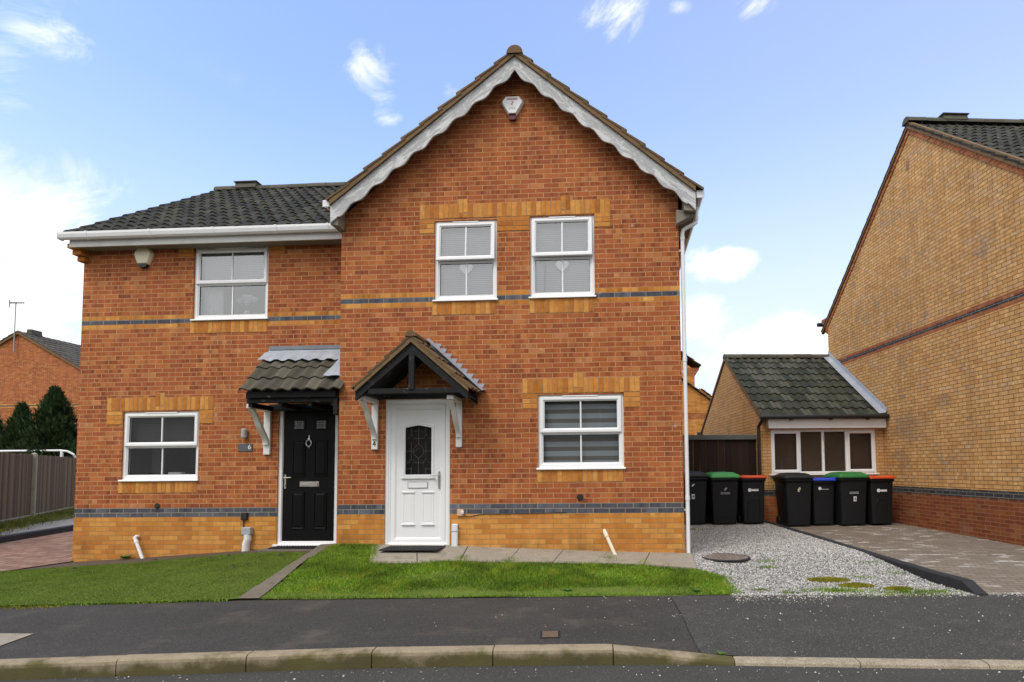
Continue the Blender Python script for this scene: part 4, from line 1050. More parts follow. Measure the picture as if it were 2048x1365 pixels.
for a, b in ((.205, .395), (.635, .825)):
    mb = MB(); xa, xb_, za, zb_ = PX_(a), PX_(b), PZ_(.145), PZ_(.078); yy = yp - .004
    mb.quad((xa, yy, za), (xb_, yy, za), (xb_, yy, zb_), (xa, yy, zb_)); g = mb.build('glass_light', M_SLATE, bd)
    mb = MB(); W_, H_ = xb_ - xa, zb_ - za
    def T(*pts): mb.tube([(xa + W_ * u, yy - .003, za + H_ * v) for u, v in pts], .0032, 5)
    T((0, .15), (1, .15)); T((0, .85), (1, .85)); T((.15, .0), (.15, 1)); T((.85, 0), (.85, 1)); T((.2, .7), (.28, .3), (.72, .3), (.8, .7)); T((0, .62), (1, .62)); T((.4, .85), (.4, 1)); T((.6, .85), (.6, 1))
    mb.build('leading', M_GREYPR, bd)
mb = MB(); kx, kz = PX_(.5), PZ_(.245)
mb.tube([(kx + .042 * math.sin(t), yp - .02, kz - .012 + .05 * math.cos(t)) for t in np.linspace(0, 2 * math.pi, 25)], .007, 8)
mb.tube([(kx, yp, kz + .05), (kx, yp - .02, kz + .05)], .018, 10); mb.tube([(kx, yp - .005, kz + .05), (kx, yp - .008, kz + .115)], [.012, .004], 8); mb.tube([(kx, yp, kz - .065), (kx, yp - .018, kz - .065)], .012, 10); mb.tube([(kx, yp - .01, kz - .065), (kx, yp - .008, kz - .095)], [.008, .003], 8)
mb.build('knocker', M_CHROME, bd)
mb = MB(); mb.box(PX_(.33), PX_(.71), yp - .014, yp, PZ_(.578), PZ_(.538), .006); mb.box(PX_(.35), PX_(.69), yp - .024, yp - .012, PZ_(.572), PZ_(.55), .006); mb.build('letterbox', M_CHROME, bd)
mb = MB(); handle(mb, lx0 + .038, yp, PZ_(.592), PZ_(.485), 1, PZ_(.508)); mb.build('handle', M_CHROME, bd)

# lean-to canopy over the black door
mb = MB()
mb.box(-5.41, -4.06, L - .62, L - .55, 2.36, 2.44, .006); mb.box(-5.41, -4.08, L - .06, L - .001, 2.30, 2.40, .006)
for x in (-5.40, -4.95, -4.50, -4.15):
    mb.prism([(L - .66, 2.42), (L - .66, 2.50), (L - .02, 3.16), (L - .02, 3.08)], x, x + .06, 'x')
    mb.box(x, x + .06, L - .60, L - .02, 2.30, 2.37, .005)
mb.box(-4.10, -4.035, L - .64, L - .02, 2.17, 2.42, .006)
mb.box(-5.37, -4.05, L - .675, L - .655, 2.43, 2.535, .004)  # black board closes the gap and stands in for shadow below the tile edge
mb.prism([(L - .655, 2.425), (L - .655, 2.47), (L - .02, 3.10), (L - .02, 3.06)], -5.36, -4.05, 'x')
can = hb(mb, 'door_canopy', M_BLACKT, left_house); can['label'] = 'tiled lean-to canopy with lead flashing over black door'
mb = MB(); V = Vector((0, .74, .70)).normalized(); N = Vector((0, -V.z, V.y))
tiles(mb, (-5.445, L - .745, 2.525), (1, 0, 0), V, N, 1.50, .88, .195, .285, .019, .024, .006)
mb.build('canopy_tiles', M_TILEP, can)
def lead_sheet(rows, thick=.006):
    m_ = MB(); k = len(rows[0]); vs = sum(rows, []); nv = len(vs)
    lo = [(p[0], p[1] + .003, p[2] - thick) for p in vs]
    fs = [(r * k + i, r * k + i + 1, (r + 1) * k + i + 1, (r + 1) * k + i) for r in range(len(rows) - 1) for i in range(k - 1)]
    fs += [tuple(a + nv for a in f) for f in fs]
    fs += [(i, i + nv, i + 1 + nv, i + 1) for i in range(k - 1)]
    m_.add(vs + lo, fs); return m_
rows = []
xs = np.linspace(-5.44, -4.04, 26)
for yo, z, wv in ((-.27, 3.015, .018), (-.2, 3.075, .014), (-.10, 3.165, .008), (-.03, 3.225, .003), (-.012, 3.25, 0), (-.011, 3.315, 0)):
    rows.append([(float(x) + (.045 * (1 - (z - 3.0) / .3) * (1 if i > 20 else -1) if i in (0,) else 0), L + yo, z + wv * math.sin(i * 1.7) + .045 - (.033 if yo > -.05 else 0)) for i, x in enumerate(xs)])
m_ = lead_sheet(rows)
# dressed patch down the right-hand edge
rows2 = []
for t in np.linspace(0, 1, 10):
    s = .86 - .62 * t
    wd = .16 + .12 * t
    r_ = []
    for i in range(5):
        x = -3.985 - wd + (wd + .0) * i / 4
        p = Vector((x, L - .745, 2.525)) + V * s + N * (.080 + .006 * math.sin(i * 2 + t * 9)); r_.append(tuple(p))
    rows2.append(r_)
m2 = lead_sheet(rows2); m_.add(m2.v, m2.f)
m_.build('lead_flashing', M_LEAD, can)
mb = MB(); mb.box(-5.435, -4.045, L - .026, L - .010, 3.262, 3.325, .003); mb.build('lead_upstand', simple('dull_lead', (.17, .19, .22), .55, .25, 7, .3), can)
bracket(-5.49, -5.385, L, 1.617, 2.36, .50, can)
mb = MB(); mb.tube([(-7.207, L - .012, .836), (-7.207, L + .01, .836)], .040, 20); mb.tube([(-7.207, L - .016, .836), (-7.207, L - .011, .836)], [.026, .03], 20); hb(mb, 'air_vent', M_BLK, left_house)

# ------------------------------------------------------------------ fittings on the two houses
def alarm(name, label, cx, cz, y, outline, depth, mat, lens_mat, lens):
    t = thing(name, label, 'alarm box', (cx, y, cz))
    k = len(outline); vs = []
    for s, yy in ((1.0, 0.0), (1.0, -depth * .45), (.86, -depth), ): vs += [(a * s, yy, b * s + (1 - s) * .02) for a, b in outline]
    mb = MB(); mb.add(vs, [(r * k + i, r * k + (i + 1) % k, (r + 1) * k + (i + 1) % k, (r + 1) * k + i) for r in range(2) for i in range(k)] + [tuple(range(2 * k, 3 * k))])
    mb.build('cover', mat, t)
    lens(t, lens_mat); return t
out = [(-.105, .165), (.105, .165), (.165, .085), (.160, .05), (.055, -.12), (-.055, -.12), (-.160, .05), (-.165, .085)]
def lens1(t, m):
    mb = MB(); mb.prism([(-.055, -.118), (.055, -.118), (.058, -.165), (.035, -.19), (-.035, -.19), (-.058, -.165)], -.05, -.002); mb.prism([(-.046, -.085), (.046, -.085), (.053, -.118), (-.053, -.118)], -.066, -.02); mb.build('strobe', m, t)
a1 = alarm('alarm_box', 'white shield-shaped alarm box with red strobe high in the gable', -1.46, 6.66, D, out, .07, M_UPVC, M_REDL, lens1)
mb = MB(); yy = -.0725
for i, (x, w_, z) in enumerate(((-.075, .02, .104), (-.05, .03, .104), (-.015, .02, .104), (.01, .035, .104), (.05, .028, .104))): mb.box(x, x + w_, yy, yy + .004, z - .008, z + .008)
mb.box(-.08, .08, yy, yy + .004, .120, .124)
for a, b in (((-.005, .075), (.018, .055)), ((.018, .055), (-.012, .03)), ((-.012, .03), (.006, .012))):
    mb.tube([(a[0], yy, a[1]), (b[0], yy, b[1])], .004, 6)
mb.build('printed_mark', M_REDP, a1)
mb = MB()
for z, xs_ in ((-.018, (-.035, -.018, 0, .018, .032)), (-.042, (-.045, -.03, -.006, .008, .03, .044))):
    for x in xs_: mb.box(x - .005, x + .005, yy, yy + .004, z - .007, z + .007)
mb.build('printed_number', M_GREYPR, a1)
hexo = [(-.085, .165), (.085, .165), (.155, .04), (.09, -.13), (-.09, -.13), (-.155, .04)]
def lens2(t, m):
    mb = MB(); mb.prism([(-.075, -.128), (.075, -.128), (.05, -.175), (-.05, -.175)], -.06, -.002); mb.build('strobe', m, t)
alarm('alarm_box', 'cream hexagonal alarm box with dark strobe below the white gutter', -7.545, 4.82, L, hexo, .075, M_CREAM, M_BLK, lens2)
t = thing('wall_lamp', 'small grey half-round wall lamp above the number 6 plaque', 'wall lamp', (-5.80, L, 1.955))
mb = MB(); mb.tube([(0, -.045, -.065), (0, -.045, .055)], .042, 16); mb.tube([(0, -.045, .055), (0, -.045, .075)], [.045, .03], 16); mb.box(-.03, .03, -.045, 0, -.05, .05, .004); mb.build('lamp_body', M_GREYP, t)
mb = MB(); mb.tube([(0, -.045, -.075), (0, -.045, -.064)], [.03, .036], 14); mb.build('lens', M_CHROME, t)
t = thing('house_number_plaque', 'slate grey plaque with number 6 beside the black door', 'number plaque', (-5.80, L, 1.735))
mb = MB(); mb.box(-.115, .115, -.014, 0, -.06, .06, .003); mb.build('plate', M_SLATE, t)
text('numeral', '6', .105, M_WHITE, t, (.072, -.016, .005))
t = thing('cable_box', 'black cable box on the blue brick course near the black door', 'cable box', (-5.78, L, .665))
mb = MB(); mb.box(-.052, .052, -.04, 0, -.055, .06, .008); mb.build('cover', M_BLK, t)
mb = MB(); mb.tube([(-.01, -.02, -.05), (-.012, -.012, -.12), (-.02, -.01, -.2)], .007, 6); mb.build('cable', M_BLK, t)
def duct(x, y, z0, z1, w_, label, bend):
    t = thing('cable_duct', label, 'cable duct', (x, y, z0), group='cable ducts at the foot of the house walls')
    mb = MB(); h_ = z1 - z0
    if bend:
        mb.box(-.072, .072, -.085, 0, h_ - .115, h_, .008); hd = mb.build('duct_head', M_GREYP, t)
        mb = MB(); mb.tube([(-.015, -.045, 0), (-.012, -.045, h_ * .28), (.012, -.045, h_ * .5), (.008, -.045, h_ - .11)], [.056, .056, .054, .05], 12); mb.build('duct_pipe', M_UPVCD, t)
    else:
        mb.box(-.042, .042, -.06, 0, 0, h_, .010); mb.build('duct_pipe', M_UPVCD, t)
        mb = MB(); mb.box(-.056, .056, -.065, 0, h_ * .70, h_ * .74, .003); mb.build('strap', M_GREYP, t)
duct(-5.715, L, .13, .50, .1, 'bent grey and white cable duct left of the black door', True)
duct(-2.30, D, .235, .59, .08, 'straight pale grey cable duct right of the white door', False)
t = thing('overflow_pipe', 'white overflow pipe slanting down to the soil bed', 'waste pipe', (-7.50, L, .36), group='overflow pipes')
mb = MB(); mb.tube([(.0, .02, -.005), (-.005, -.04, .005), (.005, -.085, -.01), (.03, -.085, -.06), (.20, -.12, -.395)], .024, 12); mb.tube([(.026, -.082, -.052), (.046, -.088, -.09)], .029, 12); mb.build('pipe', M_UPVC, t)
t = thing('overflow_pipe', 'cream overflow pipe slanting down to the slab path', 'waste pipe', (-.182, D, .485), group='overflow pipes')
mb = MB(); mb.tube([(-.0, .02, 0), (0, -.04, .0), (.01, -.07, -.02), (.18, -.22, -.385)], .024, 12); mb.tube([(.01, -.07, -.02), (.035, -.095, -.075)], .030, 12); mb.build('pipe', simple('yellowed_plastic', (.72, .66, .50), .5), t)
t = thing('junction_box', 'small faded pink junction box with trailing cable on blue bricks', 'junction box', (-2.215, D, .745))
mb = MB(); mb.box(-.055, .035, -.035, 0, -.045, .048, .006); mb.build('cover', M_PINK, t)
mb = MB(); mb.box(.005, .045, -.05, -.005, -.02, .03, .01); mb.build('loose_lid', M_UPVCD, t)
mb = MB(); mb.tube([(.03, -.02, -.04), (.10, -.012, -.055), (.3, -.008, -.02), (.8, -.008, -.015), (1.5, -.008, .0)], .0055, 6); mb.build('cable', M_BLK, t)

# door mats
def doormat(label, pts, hf):
    t = thing('doormat', label, 'doormat', (pts[0][0], pts[0][1], hf), group='black doormats')
    mb = MB(); q = [(x - pts[0][0], y - pts[0][1]) for x, y in pts]; mb.prism(q, .0, .016, 'z'); mb.build('base', M_MAT, t)
    mb = MB(); c = np.mean(q, axis=0)
    a, b, c_, d = [np.array(p) for p in q]
    for i in range(18):
        s = (i + .5) / 18; p0 = a + (b - a) * s; p1 = d + (c_ - d) * s; p0 = p0 + (p1 - p0) * .06; p1 = p1 - (p1 - p0) * .06
        mb.tube([(*p0, .017), (*p1, .017)], .006, 5)
    mb.build('ribs', M_MAT, t)
doormat('black ribbed doormat on slabs before the white door', [(-3.22, 8.14), (-2.42, 8.16), (-2.42, 8.58), (-3.22, 8.58)], .272)
doormat('black ribbed doormat on the step before the black door', [(-5.22, 8.93), (-4.46, 8.93), (-4.40, 9.20), (-5.22, 9.20)], .196)
mb = MB(); mb.box(-5.35, -4.06, 8.86, 9.225, .0, .195, .008); mb.build('step', M_STRIP, left_house).matrix_parent_inverse = left_house.matrix_basis.inverted()

# ================================================================== RIGHT-HAND BUILDING and its converted garage
ROT = math.atan2(-VX, VY)   # local +y runs away from the road, local -x is towards the camera's left
nb = thing('gabled_house', 'buff brick house seen side-on with dark brick bands and tall gable', 'house', (W0[0], W0[1], 0), ROT)
APT, APZ2, SL2 = 2.60, 8.50, .80; T0, T1 = -1.42, 6.62
mb = MB()
pts = [(0, T0, -.3), (0, T1, -.3), (0, T1, APZ2 - SL2 * (T1 - APT)), (0, APT, APZ2), (0, T0, APZ2 - SL2 * (APT - T0))]
mb.poly(pts); mb.poly([(9, *p[1:]) for p in pts])
mb.quad((0, T0, -.3), (9, T0, -.3), (9, T0, 5.3), (0, T0, 5.3)); mb.quad((0, T1, -.3), (9, T1, -.3), (9, T1, 5.3), (0, T1, 5.3))
mb.build('wall', M_BUF, nb)
mb = MB(); OV = .12
for sgn, t_e in ((1, T0 - .22), (-1, T1 + .30)):
    ze = APZ2 + .03 - SL2 * abs(APT - t_e)
    V = Vector((0, APT - t_e, APZ2 + .03 - ze)); LL = V.length; V.normalize(); N = Vector((0, -V.z, V.y)); N = -N if N.z < 0 else N
    tiles(mb, (-.06, t_e, ze), (1, 0, 0), V, N, 9.2, LL, .20, .335, .021, .022, .004)
nr = mb.build('roof', M_TILE, nb)
mb = MB()
for t_e, th in ((T0 - .2, .10), (T1 + .28, .07)):
    ze = APZ2 - SL2 * abs(APT - t_e)
    mb.prism([(t_e, ze - .05), (APT, APZ2 - .05), (APT, APZ2 + th), (t_e, ze + th)], -.05, .03, 'x')
mb.build('verge', M_VERGE, nr)
mb = MB()
for t_e in (T0 - .1, T1 + .05):
    ze = APZ2 - SL2 * abs(APT - t_e)
    mb.prism([(t_e, ze - .17), (APT, APZ2 - .17), (APT, APZ2 - .06), (t_e, ze - .06)], -.022, .01, 'x')
mb.build('brick_verge', brick_mat('red_verge_brick', RED), nr)
mb = MB(); ridge_tiles(mb, (-.08, APT, APZ2 + .12), (9, APT, APZ2 + .12), .13, .07); mb.build('ridge_tiles', M_TILEP, nr)
mb = MB(); xv = .95
mb.prism([(APT - .13, APZ2 + .1), (APT + .13, APZ2 + .1), (APT + .1, APZ2 + .215), (APT - .1, APZ2 + .215)], xv - .26, xv + .26, 'x'); mb.box(xv - .29, xv + .29, APT - .14, APT + .14, APZ2 + .205, APZ2 + .235, .01); mb.build('ridge_vent', M_TILEP, nr)
mb = MB()
for i in range(6):
    e = .055 * (6 - i); zt = 5.42 - i * .0745
    mb.box(-.018, .2, T1 - .02, T1 + max(.03, e), zt - .072, zt, .003)
mb.build('corbel', brick_mat('red_corbel_brick', RED), nb)
mb = MB(); mb.tube([(-.12, T1 + .36, 5.30), (9, T1 + .36, 5.30)], .055, 10); mb.build('gutter', M_BLK, nb)
mb = MB(); mb.box(-.008, .02, APT + .05, APT + .16, 7.62, 7.78); mb.build('wall_vent', M_BRICKO, nb)

gar = thing('converted_garage', 'single-storey buff brick garage with four-pane white window and mossy tiled roof', 'garage', (*WL(0, 4.05), 0), ROT)
# local: x negative to the left, y away
GU, GD = -2.86, 5.15; GZ = 2.50; RYg, RZg = 2.57, 4.30
wz0, wz1, wx0, wx1 = 1.19, 2.20, -2.62, -.185
mb = MB(); tf = lambda x: GZ
tf.knots = ()
wall_front(mb, tf, GU, -.004, -.3, 0, [(wx0, wx1, wz0, wz1)], .12)
mb.poly([(GU, 0, -.3), (GU, GD, -.3), (GU, GD, GZ), (GU, RYg, RZg - .06), (GU, 0, GZ)])
mb.quad((GU, GD, -.3), (-.004, GD, -.3), (-.004, GD, GZ), (GU, GD, GZ))
M_GARB = brick_mat('garage_buff_brick', [(p, tuple(x * .86 for x in c)) for p, c in BUF], [(-9, .70, RED, (.34, .2, .12)), (.70, .842, DRK, (.22, .2, .16))], mortar=(.16, .09, .04), halfdark=False, stain=.3)
mb.build('wall', M_GARB, gar)
mb = MB(); V = Vector((0, RYg + .24, RZg + .02 - 2.46)); LL = V.length; V.normalize(); N = Vector((0, -V.z, V.y))
tiles(mb, (GU - .03, -.24, 2.46), (1, 0, 0), V, N, -GU + .02, LL - .04, .1955, .372, .019, .024, .004)
mb.quad((GU, GD + .2, 2.4), (-.01, GD + .2, 2.4), (-.01, RYg, RZg), (GU, RYg, RZg))
mb.quad((GU + .01, -.2, 2.47), (-.01, -.2, 2.47), (-.01, RYg, RZg - .02), (GU + .01, RYg, RZg - .02))
gr_ = mb.build('roof', M_TILEG, gar)
mb = MB(); ridge_tiles(mb, (GU - .04, RYg, RZg + .06), (-.01, RYg, RZg + .06), .12, .07, .45); mb.build('ridge_tiles', M_TILEP, gr_)
mb = MB(); mb.prism([(-.22, 2.40), (-.22, 2.47), (RYg, RZg + .02), (GD + .22, 2.42), (GD + .22, 2.35), (RYg, RZg - .07)], GU - .035, GU + .02, 'x'); mb.build('verge', M_VERGE, gr_)
mb = MB(); mb.tube([(GU - .10, -.28, 2.46), (-.02, -.28, 2.475)], .042, 10)
mb.build('gutter', M_BLK, gar)
mb = MB(); mb.tube([(GU - .10, GD + .26, 2.42), (GU + .6, GD + .26, 2.42)], .055, 10); mb.tube([(GU - .04, GD + .26, 2.40), (GU - .04, GD + .26, 1.5)], .04, 10); mb.build('gutter', M_BLK, gar)
mb = MB(); mb.box(GU + .02, -.02, -.235, -.20, 2.425, 2.47); mb.build('gutter_board', M_BLK, gar)
for x in (-2.25, -1.35, -.5):
    mb = MB(); mb.box(x, x + .04, -.31, -.2, 2.39, 2.42); mb.build('gutter_bracket', M_BLK, gar)
mb = MB(); mb.tube([(GU - .02, -.26, 2.43), (GU - .05, -.12, 2.30), (GU - .05, -.05, 2.25), (GU - .05, -.05, .1)], .038, 10); mb.build('downpipe', M_BLK, gar)
mb = MB(); mb.box(GU + .14, -.015, -.16, -.002, 2.215, 2.425, .006); mb.build('fascia', M_UPVC, gar)
# lead flashing down the house wall
mb = MB(); k = 14; rows = []
pts = []
for i in range(k + 1):
    t_ = i / k; yy = -.20 + (RYg + .20) * t_; zz = 2.50 + (RZg - 2.47) * t_
    pts.append([(-.20, yy - .02, zz + .035), (-.03, yy, zz + .06 + .004 * math.sin(i * 2)), (-.012, yy, zz + .16 + .02 * (i % 2))])
vs = sum(pts, []); mb.add(vs, [(i * 3 + j, i * 3 + j + 1, i * 3 + j + 4, i * 3 + j + 3) for i in range(k) for j in range(2)])
mb.build('lead_flashing', M_LEAD, gar)
# four-light window
mb = MB(); yf = .03; W_ = wx1 - wx0
mb.rings(wx0, wx1, wz0, wz1, [(0, yf + .07), (0, yf), (.045, yf), (.055, yf + .012), (.055, yf + .07)])
ms = [wx0 + W_ * .275, wx0 + W_ * .50, wx0 + W_ * .725]
for i, m_ in enumerate(ms): mb.box(m_ - .03, m_ + .03, yf + .002, yf + .07, wz0 + .05, wz1 - .05, .006)
gw_ = mb.build('window', M_UPVC, gar)
cells = [(wx0 + .05, ms[0] - .028), (ms[0] + .028, ms[1] - .028), (ms[1] + .028, ms[2] - .028), (ms[2] + .028, wx1 - .05)]
for i, (a, b) in enumerate(cells):
    if i in (0, 3):
        mb = MB(); mb.rings(a - .012, b + .012, wz0 + .04, wz1 - .04, [(0, yf + .01), (0, yf - .016), (.045, yf - .016), (.058, yf + .0), (.058, yf + .03)]); mb.build('opener', M_UPVC, gw_)
        mb = MB(); mb.rings(a + .044, b - .044, wz0 + .096, wz1 - .096, [(0, yf - .001), (.005, yf + .004), (.005, yf + .02)]); mb.build('gasket', M_GASK, gw_)
mb = MB()
for a, b in cells: mb.quad((a, yf + .022, wz0 + .05), (b, yf + .022, wz0 + .05), (b, yf + .022, wz1 - .05), (a, yf + .022, wz1 - .05))
mb.build('pane', M_GLASSD, gw_)
mb = MB(); mb.box(wx0 - .05, wx1 + .03, -.06, yf + .05, wz0 - .03, wz0 - .002, .006); mb.build('sill', M_UPVC, gw_)
mb = MB(); mb.box(ms[1] + .010, ms[1] + .034, yf - .006, yf + .004, 1.93, 2.06, .003); mb.box(ms[1] + .010, ms[1] + .034, yf - .006, yf + .004, 1.68, 1.76, .003); mb.build('protective_tape', M_GREYP, gw_)
mb = MB(); mb.box(wx0 - .02, wx1 + .02, .13, 2.4, .1, 2.45); mb.build('room_lining', simple('brown_room', (.13, .095, .07), .9, .3, 2), gar)

# side gate/fence between the houses
gt = thing('side_fence', 'dark brown close-board fence panel between house and garage', 'fence', (*WL(3.0, 4.35), 0), ROT)
mb = MB(); x = -1.75
while x < .16:
    w_ = .145; mb.box(x, x + w_ - .006, random.uniform(0, .008), .03, .10, 1.99, .003); x += w_
mb.build('boards', M_GATE, gt)
mb = MB(); mb.box(-1.80, .16, -.06, .06, 1.985, 2.10, .01); mb.build('capping', M_GCAP, gt)
mb = MB(); mb.box(-1.62, -1.50, -.03, .09, 0, 2.06, .008); mb.build('post', M_POST, gt)

# ------------------------------------------------------------------ wheelie bins
def bin_(label, px, py, pz, w_, d_, h_, lid, rot, marks, domed):
    t = thing('wheelie_bin', label, 'wheelie bin', (px, py, pz), rot, 'wheelie bins in front of the garage and fence')
    wb, db = w_ * .80, d_ * .72; mb = MB(); hr = h_ - .10
    def rr(w2, d2, z, y0, c=.035):  # rounded rectangle loop, front at y0
        q = []
        for cx, cy, a0 in ((w2 / 2 - c, y0 + c, -90), (w2 / 2 - c, y0 + d2 - c, 0), (-w2 / 2 + c, y0 + d2 - c, 90), (-w2 / 2 + c, y0 + c, 180)):
            for k in range(4):
                a = R(a0 + 30 * k); q.append((cx + c * math.cos(a), cy + c * math.sin(a), z))
        return q
    y_b = (d_ - db) * .35
    Ls = [rr(wb, db, .02, y_b), rr(wb + .01, db + .01, .05, y_b), rr(w_ * .93, d_ * .90, hr - .10, .02), rr(w_ * .95, d_ * .92, hr - .06, .015), rr(w_, d_, hr - .055, -.01), rr(w_ + .005, d_ + .005, hr, -.012)]
    k = 16; vs = sum(Ls, []); mb.add(vs, [(a * k + i, a * k + (i + 1) % k, (a + 1) * k + (i + 1) % k, (a + 1) * k + i) for a in range(5) for i in range(k)] + [tuple(range(k - 1, -1, -1)), tuple(5 * k + i for i in range(k))])
    if marks in ('swoosh',):
        pass
    body = mb.build('body', M_BIN, t, True)
    me = body.data; me.polygons.foreach_set('use_smooth', [len(p.vertices) == 4 and abs(p.normal.z) < .3 for p in me.polygons])
    mb = MB()
    lw, ld = w_ + .03, d_ + .05
    Lz = [rr(lw, ld, hr + .003, -.035, .05), rr(lw, ld, hr + .028, -.038, .05)]
    if domed: Lz += [rr(lw - .05, ld - .07, hr + .070, -.01, .06), rr(lw * .66, ld * .64, hr + .118, ld * .12, .06), rr(lw * .3, ld * .3, hr + .130, ld * .28, .03)]
    else: Lz += [rr(lw - .03, ld - .04, hr + .052, -.02, .05), rr(lw - .09, ld - .10, hr + .056, .01, .05), rr(lw - .13, ld - .16, hr + .040, .035, .05), rr(lw * .4, ld * .4, hr + .042, ld * .25, .05)]
    vs = sum(Lz, []); nL = len(Lz)
    mb.add(vs, [(a * k + i, a * k + (i + 1) % k, (a + 1) * k + (i + 1) % k, (a + 1) * k + i) for a in range(nL - 1) for i in range(k)] + [tuple(range(k - 1, -1, -1)), tuple((nL - 1) * k + i for i in range(k))])
    if not domed:
        for s in (-1, 1): mb.box(s * (lw / 2 - .06) - .03, s * (lw / 2 - .06) + .03, -.03, .12, hr + .045, hr + .068, .01)
    mb.build('lid', M_LID[lid], t)
    mb = MB(); yb2 = d_ - .01; mb.tube([(-w_ * .36, yb2, hr - .03), (-w_ * .36, yb2 + .07, hr + .0), (w_ * .36, yb2 + .07, hr), (w_ * .36, yb2, hr - .03)], .014, 8); mb.build('handle', M_BIN, t)
    for s in (-1, 1):
        mb = MB(); cx = s * (wb / 2 + .005); yy = y_b + db - .03
        ang = [2 * math.pi * i / 18 for i in range(18)]
        mb.prism([(yy + .1 * math.cos(a), .10 + .1 * math.sin(a)) for a in ang], cx - .025, cx + .025, 'x'); mb.build('wheel', M_BLK, t)
    # front face decals: the face leans, so follow it
    def fp(x, z):
        f = (z - .05) / (hr - .15); return (x, y_b + (.02 - y_b) * f - .006, z)
    lean = math.atan2(y_b - .02, hr - .15)
    def decal(name, polys, m):
        mb = MB()
        for P in polys:
            q = [fp(a, b) for a, b in P]; mb.add(q + [(x, y + .004, z) for x, y, z in q], [tuple(range(len(q)))] + [(i, (i + 1) % len(q), (i + 1) % len(q) + len(q), i + len(q)) for i in range(len(q))])
        return mb.build(name, m, t)
    def rect(a, b, c, d): return [(a, c), (b, c), (b, d), (a, d)]
    def circ(cx, cz, r, m_=14): return [(cx + r * math.cos(2 * math.pi * i / m_), cz + r * math.sin(2 * math.pi * i / m_)) for i in range(m_)]
    def number(ch, z, x=.0, s=1.0):
        mb = MB(); decal('number_sticker', [rect(x - .032 * s, x + .032 * s, z - .05 * s, z + .05 * s)], M_WHITE)
        p = fp(x, z - .002); text('numeral', ch, .115 * s, M_BLK, t, (p[0], p[1] - .003, p[2]), (R(90) - lean, 0, 0), .001)
    def leaf(x, z, m_): decal('leaf_mark', [[(x - .03, z - .03), (x + .0, z - .012), (x + .035, z + .03), (x + .01, z + .036), (x - .025, z + .012)]], m_)
    def lines(z, m_):
        P = []
        for j, zz in enumerate((z, z - .026)):
            x = -.10
            while x < .10:
                w1 = random.choice((.012, .018, .026)); P.append(rect(x, min(.105, x + w1), zz - .007, zz + .007)); x += w1 + .006
        decal('printed_text', P, m_)
    def brand(z, m_):
        decal('round_emblem', [circ(-.085, z, .038)], m_); decal('emblem_bar', [rect(-.045, .10, z - .022, z + .004), rect(-.04, -.018, z + .006, z + .018), rect(-.01, .02, z + .006, z + .02), rect(.03, .055, z + .006, z + .018), rect(.065, .10, z + .006, z + .02)], m_)
        decal('emblem_ring', [circ(-.085, z, .020)], M_GREYPR) if False else None
    H_ = hr
    if marks == 'leaf4': leaf(.0, H_ * .83, M_CREAM); number('4', H_ * .60)
    if marks == 'leaftext': leaf(.01, H_ * .76, M_GREYPR); lines(H_ * .69, M_GREYPR)
    if marks == 'brand':
        brand(H_ * .745, M_WHITE)
        mb = MB(); mb.tube([fp(-.13, .12), fp(-.13, H_ * .5), fp(-.09, H_ * .56), fp(.09, H_ * .56), fp(.13, H_ * .5), fp(.13, .12)], .008, 6); mb.build('moulded_rib', M_BIN, t)
    if marks == 'two': decal('worn_sticker', [[(-.03, H_ * .74), (.0, H_ * .72), (.035, H_ * .80), (.01, H_ * .83), (-.025, H_ * .79)]], M_CREAM); text('numeral', '2', .10, M_BLK, t, tuple(np.array(fp(.005, H_ * .775)) + (0, -.004, 0)), (R(90) - lean, 0, 0), .001)
    if marks == 'emblem': decal('round_emblem', [circ(-.09, H_ * .83, .034)], M_WHITE); decal('printed_text', [rect(-.05 + .02 * i, -.036 + .02 * i, H_ * .80, H_ * .82) for i in range(8)], M_GREYPR)
    if marks == 'text4': lines(H_ * .70, M_GREYPR); number('4', H_ * .56, .02)
    return t
BR = ROT + R(1)
bin_('black-lidded wheelie bin numbered 4 by the white downpipe', 1.62, 13.10, .13, .66, .74, 1.12, 'black', BR, 'leaf4', True)
bin_('bright green-lidded wheelie bin second from the white downpipe', 2.30, 13.13, .13, .64, .74, 1.10, 'green', BR + R(2), 'leaftext', True)
bin_('orange-lidded wheelie bin standing on gravel before the fence', 2.90, 13.16, .14, .53, .55, 1.08, 'red', BR - R(2), 'brand', False)
bin_('black-lidded wheelie bin with worn number sticker below garage window', 3.83, 13.10, .09, .60, .74, 1.11, 'black', BR - R(1), 'two', True)
bin_('blue-lidded wheelie bin between black and green bins', 4.40, 13.28, .10, .52, .55, 1.05, 'blue', BR, 'emblem', False)
bin_('dark green-lidded wheelie bin numbered 4 below garage window', 5.00, 13.20, .10, .64, .74, 1.11, 'dark_green', BR + R(1), 'text4', True)
bin_('orange-lidded wheelie bin against the buff brick house wall', 5.62, 13.30, .105, .54, .55, 1.08, 'red', BR + R(2), 'brand', False)

